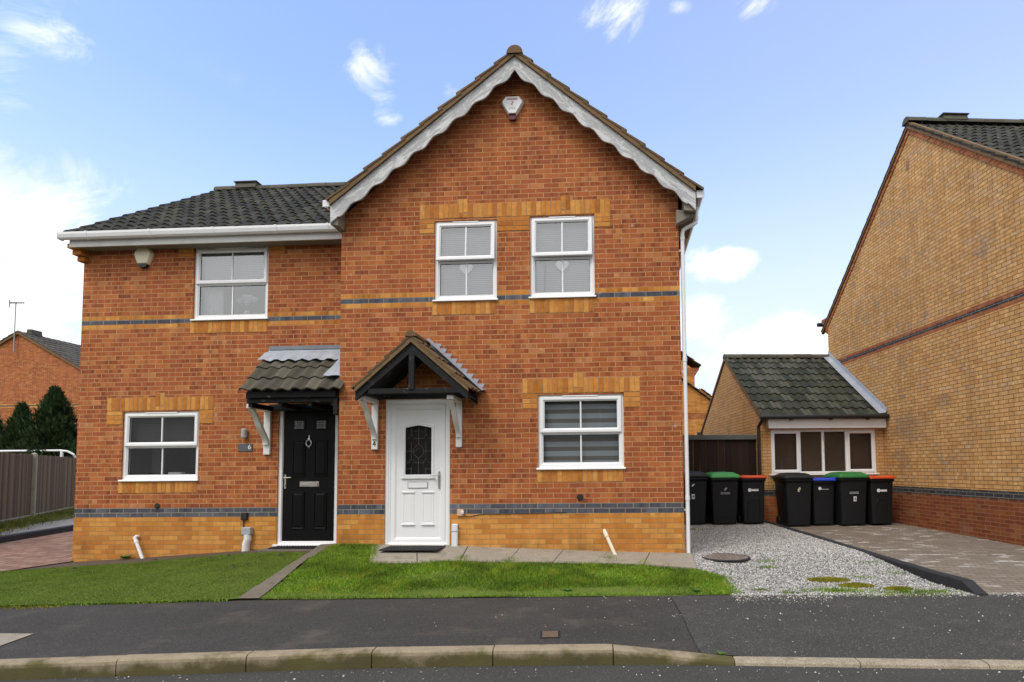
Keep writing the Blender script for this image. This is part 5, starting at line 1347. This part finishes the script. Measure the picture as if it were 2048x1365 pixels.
# ------------------------------------------------------------------ small ground things
t = thing('manhole_cover', 'round rusty manhole cover in the gravel by the house corner', 'manhole cover', (1.47, 8.52, float(H(1.47, 8.52)) + .012))
mb = MB(); mb.tube([(0, 0, -.03), (0, 0, .012)], .30, 36); mb.tube([(0, 0, .012), (0, 0, .016)], [.27, .265], 36)
for i in range(9):
    for j in range(9):
        x, y = (i - 4) * .058, (j - 4) * .058
        if x * x + y * y < .058: mb.box(x - .018, x + .018, y - .006, y + .006, .015, .021)
mb.build('cover', M_MANH, t)
mb = MB(); mb.tube([(.315 * math.cos(a), .315 * math.sin(a), .0) for a in np.linspace(0, 2 * math.pi, 40)], .016, 6); mb.build('rim', M_DKERB, t)
t = thing('stop_tap_cover', 'small rusty rectangular stop tap cover in the asphalt pavement', 'utility cover', (-.56, 5.055, .002), .1)
mb = MB(); mb.box(-.065, .065, -.085, .085, -.02, .006, .003); mb.build('cover', M_IRON, t)
mb = MB(); mb.rings(-.08, .08, -.1, .1, [(0, 0), (.0, .004), (.013, .004), (.013, 0)]); fr = mb.build('frame', M_DKERB, t); fr.rotation_euler.x = R(-90)
# crack line in the pavement (a groove of dark tar)
mb = MB(); pts = resample([(.552, 6.60), (.57, 6.1), (.605, 5.6), (.60, 5.15), (.625, 4.83)], 30)
jit = rng.normal(0, .008, (30,)); P = [(x + j, y) for (x, y), j in zip(pts, jit)]
z_ = [float(hp(np.array([x]), np.array([y]))[0]) + .0035 for x, y in P]
mb.add([(x - .003, y, z) for (x, y), z in zip(P, z_)] + [(x + .003, y, z) for (x, y), z in zip(P, z_)], [(i, i + 1, 31 + i, 30 + i) for i in range(29)])
tag(mb.build('pavement_joint', M_DKERB), kind='structure')

def inpoly(x, y, poly):
    p = np.array(poly); x2, y2 = np.roll(p[:, 0], -1), np.roll(p[:, 1], -1); r = np.zeros(len(x), bool)
    for a, b, c, d in zip(p[:, 0], p[:, 1], x2, y2):
        k = ((b > y) != (d > y)) & (x < (c - a) * (y - b) / (d - b + 1e-12) + a); r ^= k
    return r
def scatter_poly(poly, k):
    p = np.array(poly); lo, hi = p.min(0), p.max(0); X = np.empty(0); Y = np.empty(0)
    while len(X) < k:
        x = rng.uniform(lo[0], hi[0], k); y = rng.uniform(lo[1], hi[1], k); m = inpoly(x, y, poly); X = np.r_[X, x[m]]; Y = np.r_[Y, y[m]]
    return X[:k], Y[:k]
def blades(X, Y, Z, h, wd, lean=.5):
    k = len(X); a = rng.uniform(0, 2 * np.pi, k); b = rng.uniform(0, 2 * np.pi, k); ln = np.abs(rng.normal(0, lean, k)) * h
    dx, dy = np.cos(a) * wd, np.sin(a) * wd
    base = np.stack([X, Y, Z], 1)
    v = np.empty((k, 5, 3)); mid = base + np.stack([np.cos(b) * ln * .35, np.sin(b) * ln * .35, h * .55], 1)
    v[:, 0] = base + np.stack([-dx, -dy, 0 * dx], 1); v[:, 1] = base + np.stack([dx, dy, 0 * dx], 1)
    v[:, 2] = mid + np.stack([dx, dy, 0 * dx], 1) * .75; v[:, 3] = mid - np.stack([dx, dy, 0 * dx], 1) * .75
    v[:, 4] = base + np.stack([np.cos(b) * ln, np.sin(b) * ln, h * np.maximum(.25, 1 - (ln / np.maximum(h, 1e-6)) ** 2 * .25)], 1)
    i = np.arange(k)[:, None] * 5
    tri = np.concatenate([i + [0, 1, 2], i + [0, 2, 3], i + [3, 2, 4]], 1).reshape(-1, 3)
    return v.reshape(-1, 3), tri
# lawn
poly = LAWN_F + LAWN_B[::-1]
x, y = scatter_poly(poly, 120000); z = H(x, y)
patch = .5 + .5 * np.sin(x * 3.1 + 1.3 * np.sin(y * 4)) * np.sin(y * 5.3 + np.sin(x * 2.2))
edge = np.clip((y - yb(x)) / .45, .22, 1)
bare = np.exp(-(((x + .25) / .55) ** 2 + ((y - 6.78) / .10) ** 2)) + .8 * np.exp(-(((x + 1.5) / .4) ** 2 + ((y - 6.66) / .07) ** 2))
keep = rng.random(len(x)) < (.22 + .78 * np.clip(patch + edge - .6, 0, 1)) * (1 - .85 * np.clip(bare, 0, 1))
x, y, z, patch, edge = x[keep], y[keep], z[keep], patch[keep], edge[keep]
h = rng.uniform(.015, .055, len(x)) * (.45 + 1.0 * patch) * edge
v, f = blades(x, y, z - .002, h, .0028, .7); tag(mesh_obj('lawn_grass', v, f, M_BLADE), 'bright mossy green grass lawn before the white door', 'grass', kind='stuff')
# ragged fringe along the slab path, walls and drive
fr = []
for (a, b) in zip(LAWN_B[:-1], LAWN_B[1:]):
    k = int(np.hypot(b[0] - a[0], b[1] - a[1]) * 700); t_ = rng.random(k); fr.append(np.stack([a[0] + (b[0] - a[0]) * t_, a[1] + (b[1] - a[1]) * t_], 1) + rng.normal(0, .03, (k, 2)))
k = 1500; t_ = rng.random(k); fr.append(np.stack([-3.8 + 5.0 * t_, yb(-3.8 + 5.0 * t_) + .01 + np.abs(rng.normal(0, .03, k))], 1))
k = 1500; t_ = rng.random(k); fr.append(np.stack([1.19 + rng.normal(0, .06, k), 6.66 + .8 * t_], 1))
k = 500; fr.append(np.stack([rng.uniform(-3.95, -3.45, k), 8.57 + rng.normal(0, .025, k)], 1))
for cx, cy in ((-1.42, 7.9), (-.12, 8.2), (-2.03, 7.95), (.33, 8.0)):
    k = 220; fr.append(np.stack([cx + rng.normal(0, .05, k), cy + rng.normal(0, .09, k)], 1))
q = np.concatenate(fr); hh = rng.uniform(.015, .05, len(q)); hh[np.arange(len(q)) > len(q) - 1400] *= 1.2
v, f = blades(q[:, 0], q[:, 1], H(q[:, 0], q[:, 1]), hh, .003, .8); tag(mesh_obj('grass_fringe', v, f, M_BLADE), 'longer ragged grass along the slab path and lawn edges', 'grass', kind='stuff')
# artificial turf
poly = TURF_F + TURF_B[::-1]
x, y = scatter_poly(poly, 150000); v, f = blades(x, y, H(x, y) + .008, rng.uniform(.010, .019, len(x)), .0026, .6)
tag(mesh_obj('artificial_turf', v, f, M_TURF), 'smooth short artificial turf lawn before the black door', 'turf', kind='stuff')
# dead leaves on the turf
for i, (lx, ly) in enumerate(((-7.55, 7.9), (-7.35, 7.95), (-5.6, 7.9), (-5.72, 8.35), (-5.55, 8.5), (-5.0, 7.75), (-4.85, 7.85), (-8.1, 7.3), (-7.9, 8.2), (-4.7, 8.35), (-6.6, 8.45), (-8.3, 7.9))):
    if i == 0:
        mb = MB(); mb.add([(-.03, 0, .006), (0, -.016, .016), (.035, .0, .008), (.0, .018, .02), (0, 0, .026)], [(0, 1, 4), (1, 2, 4), (2, 3, 4), (3, 0, 4)])
        leaf0 = tag(mb.build('fallen_leaf', M_LEAF), 'dark curled fallen leaf lying on the artificial turf', 'leaf', 'fallen leaves on the turf'); o = leaf0
    else: o = leaf0.copy(); SC.collection.objects.link(o)
    o.location = (lx, ly, float(H(lx, ly)) + .02); o.rotation_euler = (0, 0, i * 1.3); s = random.uniform(.7, 1.5); o.scale = (s, s, s)
# gravel
def stones(X, Y, Z, r):
    k = len(X); d = np.array([(1, 0, 0), (-1, 0, 0), (0, 1, 0), (0, -1, 0), (0, 0, 1), (0, 0, -1)], float)
    sc = rng.uniform(.6, 1.3, (k, 3)) * r[:, None]; sc[:, 2] *= .7
    v = d[None] * sc[:, None, :]; v += rng.normal(0, .18, v.shape) * r[:, None, None]
    a = rng.uniform(0, 2 * np.pi, k); c, s = np.cos(a)[:, None], np.sin(a)[:, None]
    vx, vy = v[:, :, 0] * c - v[:, :, 1] * s, v[:, :, 0] * s + v[:, :, 1] * c
    v = np.stack([vx + X[:, None], vy + Y[:, None], v[:, :, 2] + Z[:, None]], 2)
    tri = np.array([(0, 2, 4), (2, 1, 4), (1, 3, 4), (3, 0, 4), (2, 0, 5), (1, 2, 5), (3, 1, 5), (0, 3, 5)])
    return v.reshape(-1, 3), (np.arange(k)[:, None, None] * 6 + tri[None]).reshape(-1, 3)
gp = GL + GR[::-1]
x, y = scatter_poly(gp, 95000); keep = rng.random(len(x)) < np.clip(1.45 - (y - 6.6) / 8, .25, 1); x, y = x[keep], y[keep]
r = rng.uniform(.005, .0135, len(x)); v, f = stones(x, y, H(x, y) + r * .25, r)
tag(mesh_obj('gravel', v, f, M_STONE), 'loose pale grey gravel covering the drive beside the house', 'gravel', kind='stuff')
k = 2600; x = rng.uniform(1.2, 4.4, k); y = yb(x) - np.abs(rng.normal(0, .07, k)) * (1 + 1.5 * (x < 2.2)) + .03
k2 = 520; x = np.r_[x, rng.uniform(-3, 5.2, k2)]; y = np.r_[y, np.zeros(k2)]
y[-k2:] = 4.85 + (yb(x[-k2:]) - 4.85) * rng.random(k2) ** .8
kk = rng.random(len(x)) < np.where(np.arange(len(x)) < k, 1, np.clip((x + 2.5) / 5, .06, .75)); x, y = x[kk], y[kk]
r = rng.uniform(.003, .010, len(x)); v, f = stones(x, y, hp(x, y) + r * .5, r)
tag(mesh_obj('scattered_gravel', v, f, M_PEB), 'stray white stones scattered over the asphalt pavement', 'gravel', kind='stuff')
k = 170; x = rng.uniform(-4, 4.5, k); y = np.interp(x, [p[0] for p in KF], [p[1] for p in KF]) - np.abs(rng.normal(0, .14, k)) - .02
r = rng.uniform(.003, .011, k); v, f = stones(x, y, -.12 + r * .5, r); tag(mesh_obj('road_grit', v, f, M_PEB), 'grit and small stones lying in the road gutter', 'gravel', kind='stuff')
# moss patches in gravel
for (cx, cy, rx, ry, lab, m_, hh) in ((2.45, 7.36, .25, .10, 'oval yellow-green moss cushion in gravel, nearer the house', M_MOSS, .05), (2.66, 7.08, .20, .09, 'oval yellow-green moss cushion in gravel, middle of the three', M_MOSS, .05),
                          (3.05, 6.93, .16, .07, 'oval yellow-green moss cushion in gravel, nearest the charcoal kerb', M_MOSS, .045)):
    k = 2600; a = rng.uniform(0, 2 * np.pi, k); q = np.sqrt(rng.random(k)); x, y = cx + rx * q * np.cos(a), cy + ry * q * np.sin(a)
    v, f = blades(x, y, H(x, y) + .004, rng.uniform(.012, hh, k) * (1.1 - q * .6), .0035, .5); tag(mesh_obj('moss_patch', v, f, m_), lab, 'moss', 'moss patches in the gravel')
fr = []
for cx, cy, s, k in ((2.25, 6.86, .16, 500), (2.45, 6.84, .14, 400), (3.1, 6.76, .2, 700), (3.35, 6.80, .12, 350), (1.55, 6.86, .05, 120), (1.9, 8.0, .06, 140), (2.0, 8.35, .07, 140), (3.35, 7.7, .06, 100), (3.3, 8.3, .07, 100), (2.9, 7.5, .1, 80), (2.6, 6.74, .3, 260), (1.5, 12.2, .15, 200), (1.85, 6.72, .06, 120)):
    fr.append(np.stack([cx + rng.normal(0, s, k), cy + rng.normal(0, s * .35, k)], 1))
q = np.concatenate(fr); v, f = blades(q[:, 0], q[:, 1], H(q[:, 0], q[:, 1]), rng.uniform(.012, .045, len(q)), .003, .8); tag(mesh_obj('gravel_weeds', v, f, M_BLADE), 'thin green weeds growing through the gravel drive', 'weeds', kind='stuff')
# pavement-edge weeds by the turf
k = 900; x = rng.uniform(-6.6, -4.1, k); y = yb(x) + rng.normal(0, .018, k); v, f = blades(x, y, H(x, y), rng.uniform(.01, .035, k), .003, .8); tag(mesh_obj('edge_weeds', v, f, M_BLADE), 'thin weeds along the pavement edge of the turf', 'weeds', kind='stuff')
k = 700; x = rng.uniform(-6.9, -5.7, k); y = yb(x) - .05 + rng.normal(0, .05, k); v, f = blades(x, y, 0 * x, rng.uniform(.006, .02, k), .004, .8); tag(mesh_obj('edge_moss', v, f, M_MOSS), 'low moss creeping onto the pavement by the turf', 'moss', kind='stuff')
# leafy weed at the foot of the wall
def leaf_plant(label, px, py, k, r, m, pz=None):
    vs, fs = [], []
    for i in range(k):
        a = i * 2.4; ln = r * random.uniform(.6, 1); el = random.uniform(.2, .9); d = Vector((math.cos(a), math.sin(a), el)).normalized(); s = Vector((-math.sin(a), math.cos(a), 0)) * ln * .28
        b = len(vs); p = Vector((px, py, float(H(px, py)) if pz is None else pz)); vs += [p, p + d * ln * .5 + s, p + d * ln + Vector((0, 0, -ln * .15)), p + d * ln * .5 - s, p + d * ln * .5 + Vector((0, 0, -.01))]
        fs += [(b, b + 1, b + 4), (b + 1, b + 2, b + 4), (b + 2, b + 3, b + 4), (b + 3, b, b + 4)]
    mb = MB(); mb.add(vs, fs); return tag(mb.build('weed_plant', m), label, 'weed')
leaf_plant('leafy green weed at the wall foot beside the white pipe', -7.62, L - .10, 26, .13, M_WEED)
leaf_plant('small pale weed growing on the back of the dropped kerb', .78, 4.83, 18, .05, M_WEED, -.083)
for i, (a, b, lab) in enumerate(((-3.05, 6.95, 'pale rosette weed in the lawn near the edging strip'), (-.55, 6.75, 'rosette weed at the lawn front by the bare soil'), (.85, 6.78, 'pale rosette weed in the lawn corner by the gravel'))):
    leaf_plant(lab, a, b, 22, .075, M_WEED)

# ------------------------------------------------------------------ left background: fence, verge, goal, conifers, far house
FP = [(-12.4, 10.1), (-14.20, 13.06), (-15.84, 15.74), (-18.25, 19.68), (-20.1, 22.7)]
def fence_panel(a, b, label):
    a, b = np.array(a), np.array(b); Ln = float(np.linalg.norm(b - a)); ang = math.atan2(b[1] - a[1], b[0] - a[0])
    t = thing('garden_fence', label, 'fence', (a[0], a[1], .14), ang, 'grey panels of the garden fence')
    mb = MB(); x = .06
    while x < Ln - .06:
        mb.box(x, min(x + .088, Ln - .05), .0 + random.uniform(0, .006), .022, .12, 1.74 + random.uniform(-.012, .012), .003); x += .10
    mb.build('boards', M_FENCE, t)
    mb = MB(); mb.box(.05, Ln - .05, -.02, .03, .0, .115, .004); mb.build('gravel_board', M_POST, t)
    mb = MB()
    for z in (.4, 1.0, 1.6): mb.box(.06, Ln - .06, .024, .06, z, z + .07)
    mb.build('rail', M_FENCE, t)
fence_panel(FP[1], FP[2], 'weathered grey board fence panel left of the concrete post')
fence_panel(FP[2], FP[3], 'weathered grey board fence panel between concrete post and house')
fence_panel(FP[0], FP[1], 'weathered grey board fence panel nearest the road')
fence_panel(FP[3], FP[4], 'weathered grey board fence panel farthest from the road')
for i, p in enumerate((FP[1], FP[2], FP[3])):
    t = thing('fence_post', ('slotted concrete fence post nearest the road', 'slotted concrete fence post standing in view between two grey panels', 'slotted concrete fence post behind the house corner')[i], 'fence post', (p[0], p[1], .1), math.atan2(3.94, -2.41), 'concrete fence posts')
    mb = MB(); mb.box(-.06, .06, -.08, .05, -.2, 1.80, .012); mb.add([(-.06, -.08, 1.80), (.06, -.08, 1.80), (.06, .05, 1.80), (-.06, .05, 1.80), (0, -.015, 1.84)], [(0, 1, 4), (1, 2, 4), (2, 3, 4), (3, 0, 4)]); mb.build('shaft', M_POST, t)
a = np.array(FP[0]); b = np.array(FP[4]); k = 9000; t_ = rng.random(k); o_ = np.abs(rng.normal(0, .28, k)) + .04
d = (b - a) / np.linalg.norm(b - a); nn = np.array([d[1], -d[0]])
q = a + (b - a) * t_[:, None] + nn * o_[:, None]
v, f = blades(q[:, 0], q[:, 1], np.full(k, .115), rng.uniform(.05, .22, k) * np.exp(-o_ * 1.2), .008, .6); tag(mesh_obj('verge_grass', v, f, M_DRYG), 'rough yellow-green grass along the foot of the fence', 'grass', kind='stuff')
# goal
t = thing('football_goal', 'white tubular football goal frame with net behind the fence', 'goal', (-20.3, 20.2, 0))
mb = MB(); mb.tube([(-3.2, -.1, 2.17), (1.05, -.12, 2.16), (1.32, -.12, 2.13), (1.48, -.06, 2.03), (1.55, .5, 1.2), (1.6, 1.0, .05)], .035, 10); mb.tube([(1.12, -.12, 2.16), (1.12, -.12, .0)], .045, 10); mb.build('frame', M_WPAINT, t)
mb = MB()
for i in range(26):
    x = -3.1 + i * .16; mb.tube([(x, -.08, 2.14), (x + .1, .5, 1.2), (x + .1, 1.0, .1)], .006, 4)
for j in range(12):
    s = j / 12; mb.tube([(-3.2, -.08 + 1.05 * s, 2.12 - 2.0 * s), (1.5, -.08 + 1.05 * s, 2.12 - 2.0 * s)], .006, 4)
mb.build('net', simple('goal_net', (.10, .11, .10), .9), t)
def conifer(label, px, py, h_, r_, k):
    t = thing('conifer_tree', label, 'conifer', (px, py, 0), 0, 'dark conifers behind the fence')
    mb = MB(); mb.tube([(0, 0, 0), (.02, 0, h_ * .5), (0, 0, h_ * .93)], [.14, .08, .02], 8); mb.build('trunk', M_BARK, t)
    u = rng.random(k) ** .7; z = .15 + (h_ - .15) * (1 - u); pr = np.clip((h_ - z) / h_ * 1.55, .0, 1) ** .72
    a = rng.uniform(0, 2 * np.pi, k); lob = 1 + .20 * np.sin(a * 5 + z * 4) + .15 * np.sin(a * 3 - z * 7) + .10 * np.sin(a * 9 + z * 11) + rng.normal(0, .10, k)
    rad = r_ * pr * lob * np.sqrt(rng.uniform(.35, 1, k)); x, y = rad * np.cos(a), rad * np.sin(a)
    s = rng.uniform(.06, .14, k); up = rng.uniform(.5, 1.4, k); c = np.stack([x, y, z], 1)
    dd = np.stack([np.cos(a) * .6 + rng.normal(0, .3, k), np.sin(a) * .6 + rng.normal(0, .3, k), up], 1); dd /= np.linalg.norm(dd, axis=1)[:, None]
    sd_ = np.stack([-np.sin(a) + rng.normal(0, .4, k), np.cos(a) + rng.normal(0, .4, k), rng.normal(0, .3, k)], 1); sd_ /= np.linalg.norm(sd_, axis=1)[:, None]
    v = np.stack([c - sd_ * (s * .45)[:, None], c + sd_ * (s * .45)[:, None], c + dd * (s * 1.7)[:, None]], 1).reshape(-1, 3)
    mesh_obj('crown', v, np.arange(3 * k).reshape(-1, 3), M_CONI, t)
conifer('tallest dark conifer behind the fence, next to the house', -20.3, 20.9, 4.45, 1.0, 16000)
conifer('slender middle conifer behind the fence', -22.6, 21.9, 4.0, .75, 9000)
conifer('shorter dark conifer behind the fence, farthest from the house', -24.3, 22.3, 3.85, .85, 10000)
# far house on the left
fh = thing('distant_house', 'distant red brick gable house with television aerial behind the conifers', 'house', (-31.16, 29.9, 0))
mb = MB(); A = 8.80; s_ = .56; hw = 6.2
pts = [(-hw, 0, -.3), (hw, 0, -.3), (hw, 0, A - s_ * hw), (0, 0, A), (-hw, 0, A - s_ * hw)]
mb.poly(pts); mb.quad((hw, 0, -.3), (hw, 9, -.3), (hw, 9, A - s_ * hw), (hw, 0, A - s_ * hw)); mb.quad((-hw, 0, -.3), (-hw, 0, A - s_ * hw), (-hw, 9, A - s_ * hw), (-hw, 9, -.3)); mb.poly([(x, 9, z) for x, _, z in pts])
mb.build('wall', brick_mat('distant_red_brick', RED, [(4.95, 5.02, YEL, (.3, .2, .1)), (4.88, 4.95, BLU, (.3, .2, .1)), (4.81, 4.88, YEL, (.3, .2, .1))], stain=.2), fh)
mb = MB()
for sgn in (-1, 1):
    V = Vector((-sgn, 0, s_)).normalized(); N = Vector((sgn * s_, 0, 1)).normalized(); ex = sgn * (hw + .25)
    tiles(mb, (ex, -.15, A + .03 - s_ * abs(ex)), (0, 1, 0), V, N, 9.3, math.hypot(hw + .25, s_ * (hw + .25)), .33, .36, .022, .03, .004, 5)
fr_ = mb.build('roof', island_mat('distant_roof_tile', [(0, (.06, .055, .048)), (1, (.10, .09, .078))], .85, 8.0, .4), fh)
mb = MB()
for sgn in (-1, 1): mb.strip([(0, A - .12), (sgn * (hw + .2), A - .12 - s_ * (hw + .2))], [(0, A + .06), (sgn * (hw + .2), A + .06 - s_ * (hw + .2))], -.12, .02)
mb.build('verge', M_VERGE, fr_)
mb = MB(); mb.prism([(-.16, A), (.16, A), (.12, A + .26), (-.12, A + .26)], .5, 1.1, 'y'); mb.build('ridge_vent', M_TILEP, fr_)
mb = MB(); mb.tube([(3.95, -.06, 4.05), (3.95, -.06, 3.4)], .045, 8); mb.tube([(3.95, -.06, 4.05), (4.3, -.06, 4.1)], .045, 8); mb.tube([(3.95, -.06, 3.4), (3.6, -.06, 3.36)], .045, 8); mb.build('waste_pipe', M_UPVC, fh)
t = thing('television_aerial', 'thin television aerial on a mast above the distant gable', 'aerial', (-31.3, 29.75, 7.9))
mb = MB(); mb.tube([(0, 0, -.2), (0, 0, 2.45)], .026, 8); mb.build('mast', M_ALU, t)
mb = MB(); d = Vector((.75, .55, .12)).normalized(); s = Vector((-.55, .75, 0)).normalized(); c = Vector((0, 0, 2.42))
mb.tube([c - d * .26, c + d * .36], .022, 6)
for i in range(9):
    p = c + d * (-.22 + i * .065); w_ = .20 - .010 * i; mb.tube([p - s * w_, p + s * w_], .013, 5); mb.tube([p - Vector((0, 0, .06)), p + Vector((0, 0, .06))], .011, 5)
mb.tube([c - d * .25 - Vector((0, 0, .26)), c - d * .25 + Vector((0, 0, .16))], .028, 5); mb.build('antenna', M_ALU, t)

# ------------------------------------------------------------------ background houses seen in the gap
b1 = thing('distant_house', 'distant yellow brick house with stepped eaves seen beside the downpipe', 'house', (3.2, 25.0, 0))
mb = MB(); mb.box(-5, .03, 0, 8, -.3, 5.35); mb.add([(-5, 0, 5.35), (.03, 0, 5.35), (-2.5, 0, 7.3), (-5, 8, 5.35), (.03, 8, 5.35), (-2.5, 8, 7.3)], [(0, 1, 2), (3, 5, 4)])
mb.build('wall', M_FARY, b1)
mb = MB(); V = Vector((-.79, 0, .61)).normalized(); N = Vector((.61, 0, .79)); tiles(mb, (.28, -.15, 5.50), (0, 1, 0), V, N, 8.3, 3.4, .33, .36, .022, .03, .004, 4)
V = Vector((.79, 0, .61)).normalized(); N = Vector((-.61, 0, .79)); tiles(mb, (-5.3, -.15, 5.50), (0, 1, 0), V, N, 8.3, 3.4, .33, .36, .022, .03, .004, 4); mb.build('roof', M_TILEB, b1)
mb = MB()
for i in range(4): mb.box(-.3, .05 + .055 * (3 - i), -.012, .3, 5.36 - i * .085, 5.44 - i * .085)
mb.build('corbel', brick_mat('far_corbel_brick', RED), b1)
b2 = thing('distant_outbuilding', 'low yellow brick outbuilding with sloping tiled verge behind the fence', 'outbuilding', (3.3, 23.2, 0))
mb = MB(); mb.add([(-3, 0, -.3), (1.1, 0, -.3), (1.1, 0, 3.25), (-1.0, 0, 4.85), (-3, 0, 3.35), (-3, 1.6, -.3), (1.1, 1.6, -.3), (1.1, 1.6, 3.25), (-1.0, 1.6, 4.85), (-3, 1.6, 3.35)], [(0, 1, 2, 3, 4), (9, 8, 7, 6, 5), (1, 6, 7, 2), (0, 4, 9, 5)]); mb.build('wall', M_FARY, b2)
mb = MB(); V = Vector((-2.1, 0, 1.6)).normalized(); N = Vector((1.6, 0, 2.1)).normalized(); tiles(mb, (1.3, -.12, 3.14), (0, 1, 0), V, N, 1.8, 2.9, .33, .36, .022, .03, .004, 4)
V = Vector((2.0, 0, 1.5)).normalized(); N = Vector((-1.5, 0, 2.0)).normalized(); tiles(mb, (-3.2, -.12, 3.24), (0, 1, 0), V, N, 1.8, 2.8, .33, .36, .022, .03, .004, 4); mb.build('roof', M_TILEB, b2)
b3 = thing('distant_gable', 'farthest brown gable end peeking between the roofs', 'house', (5.25, 38.0, 0))
mb = MB(); mb.poly([(-3.2, 0, -.3), (3.2, 0, -.3), (3.2, 0, 3.7), (0, 0, 6.25), (-3.2, 0, 3.7)]); mb.quad((-3.2, 0, -.3), (-3.2, 0, 3.7), (-3.2, 6, 3.7), (-3.2, 6, -.3)); mb.quad((3.2, 0, -.3), (3.2, 6, -.3), (3.2, 6, 3.7), (3.2, 0, 3.7)); mb.build('wall', M_FARY, b3)
mb = MB()
for sgn in (-1, 1):
    V = Vector((-sgn * 3.2, 0, 2.55)).normalized(); N = Vector((sgn * 2.55, 0, 3.2)).normalized(); tiles(mb, (sgn * 3.4, -.15, 3.58), (0, 1, 0), V, N, 6.3, 4.3, .33, .36, .022, .03, .004, 4)
mb.build('roof', M_TILEB, b3)

# ------------------------------------------------------------------ unseen houses added across the road: mirrored in the panes, screening the low light
def opposite(label, cx, cy, wd, mat):
    t = thing('added_opposite_house', label, 'house', (cx, cy, -.06), 0, 'added unseen houses across the road')
    h = wd / 2
    mb = MB(); mb.add([(-h, 0, 0), (h, 0, 0), (h, 0, 5), (0, 0, 8), (-h, 0, 5), (-h, -8, 0), (h, -8, 0), (h, -8, 5), (0, -8, 8), (-h, -8, 5)], [(0, 1, 2, 3, 4), (9, 8, 7, 6, 5), (1, 6, 7, 2), (0, 4, 9, 5)]); mb.build('wall', mat, t)
    for s_ in (-1, 1):
        mb = MB(); mb.prism([(s_ * (h + .3), 4.75), (0, 8.05), (0, 8.2), (s_ * (h + .3), 4.9)], -8.3, .3); mb.build('roof', M_TILE, t)
    for x, z in ((-h * .5, .9), (h * .5, .9), (-h * .5, 3.5), (h * .5, 3.5)):
        mb = MB(); mb.rings(x - .6, x + .6, z, z + 1.1, [(0, .0), (0, .03), (.07, .03), (.07, .01)]); f_ = mb.build('window', M_UPVC, t)
        mb = MB(); mb.quad((x - .54, .012, z + .06), (x + .54, .012, z + .06), (x + .54, .012, z + 1.04), (x - .54, .012, z + 1.04)); mb.build('pane', M_SLATE, f_)
for i, (cx, wd, lab) in enumerate(((-13, 8.5, 'unseen brick house added across the road, leftmost as seen from the windows'), (-2.5, 9, 'unseen brick house added across the road facing the white door'), (9, 9.5, 'unseen brick house added across the road facing the drives'), (21, 8.5, 'unseen brick house added across the road beyond the drives'))):
    opposite(lab, cx, -15 + (i % 2), wd, M_FAR)
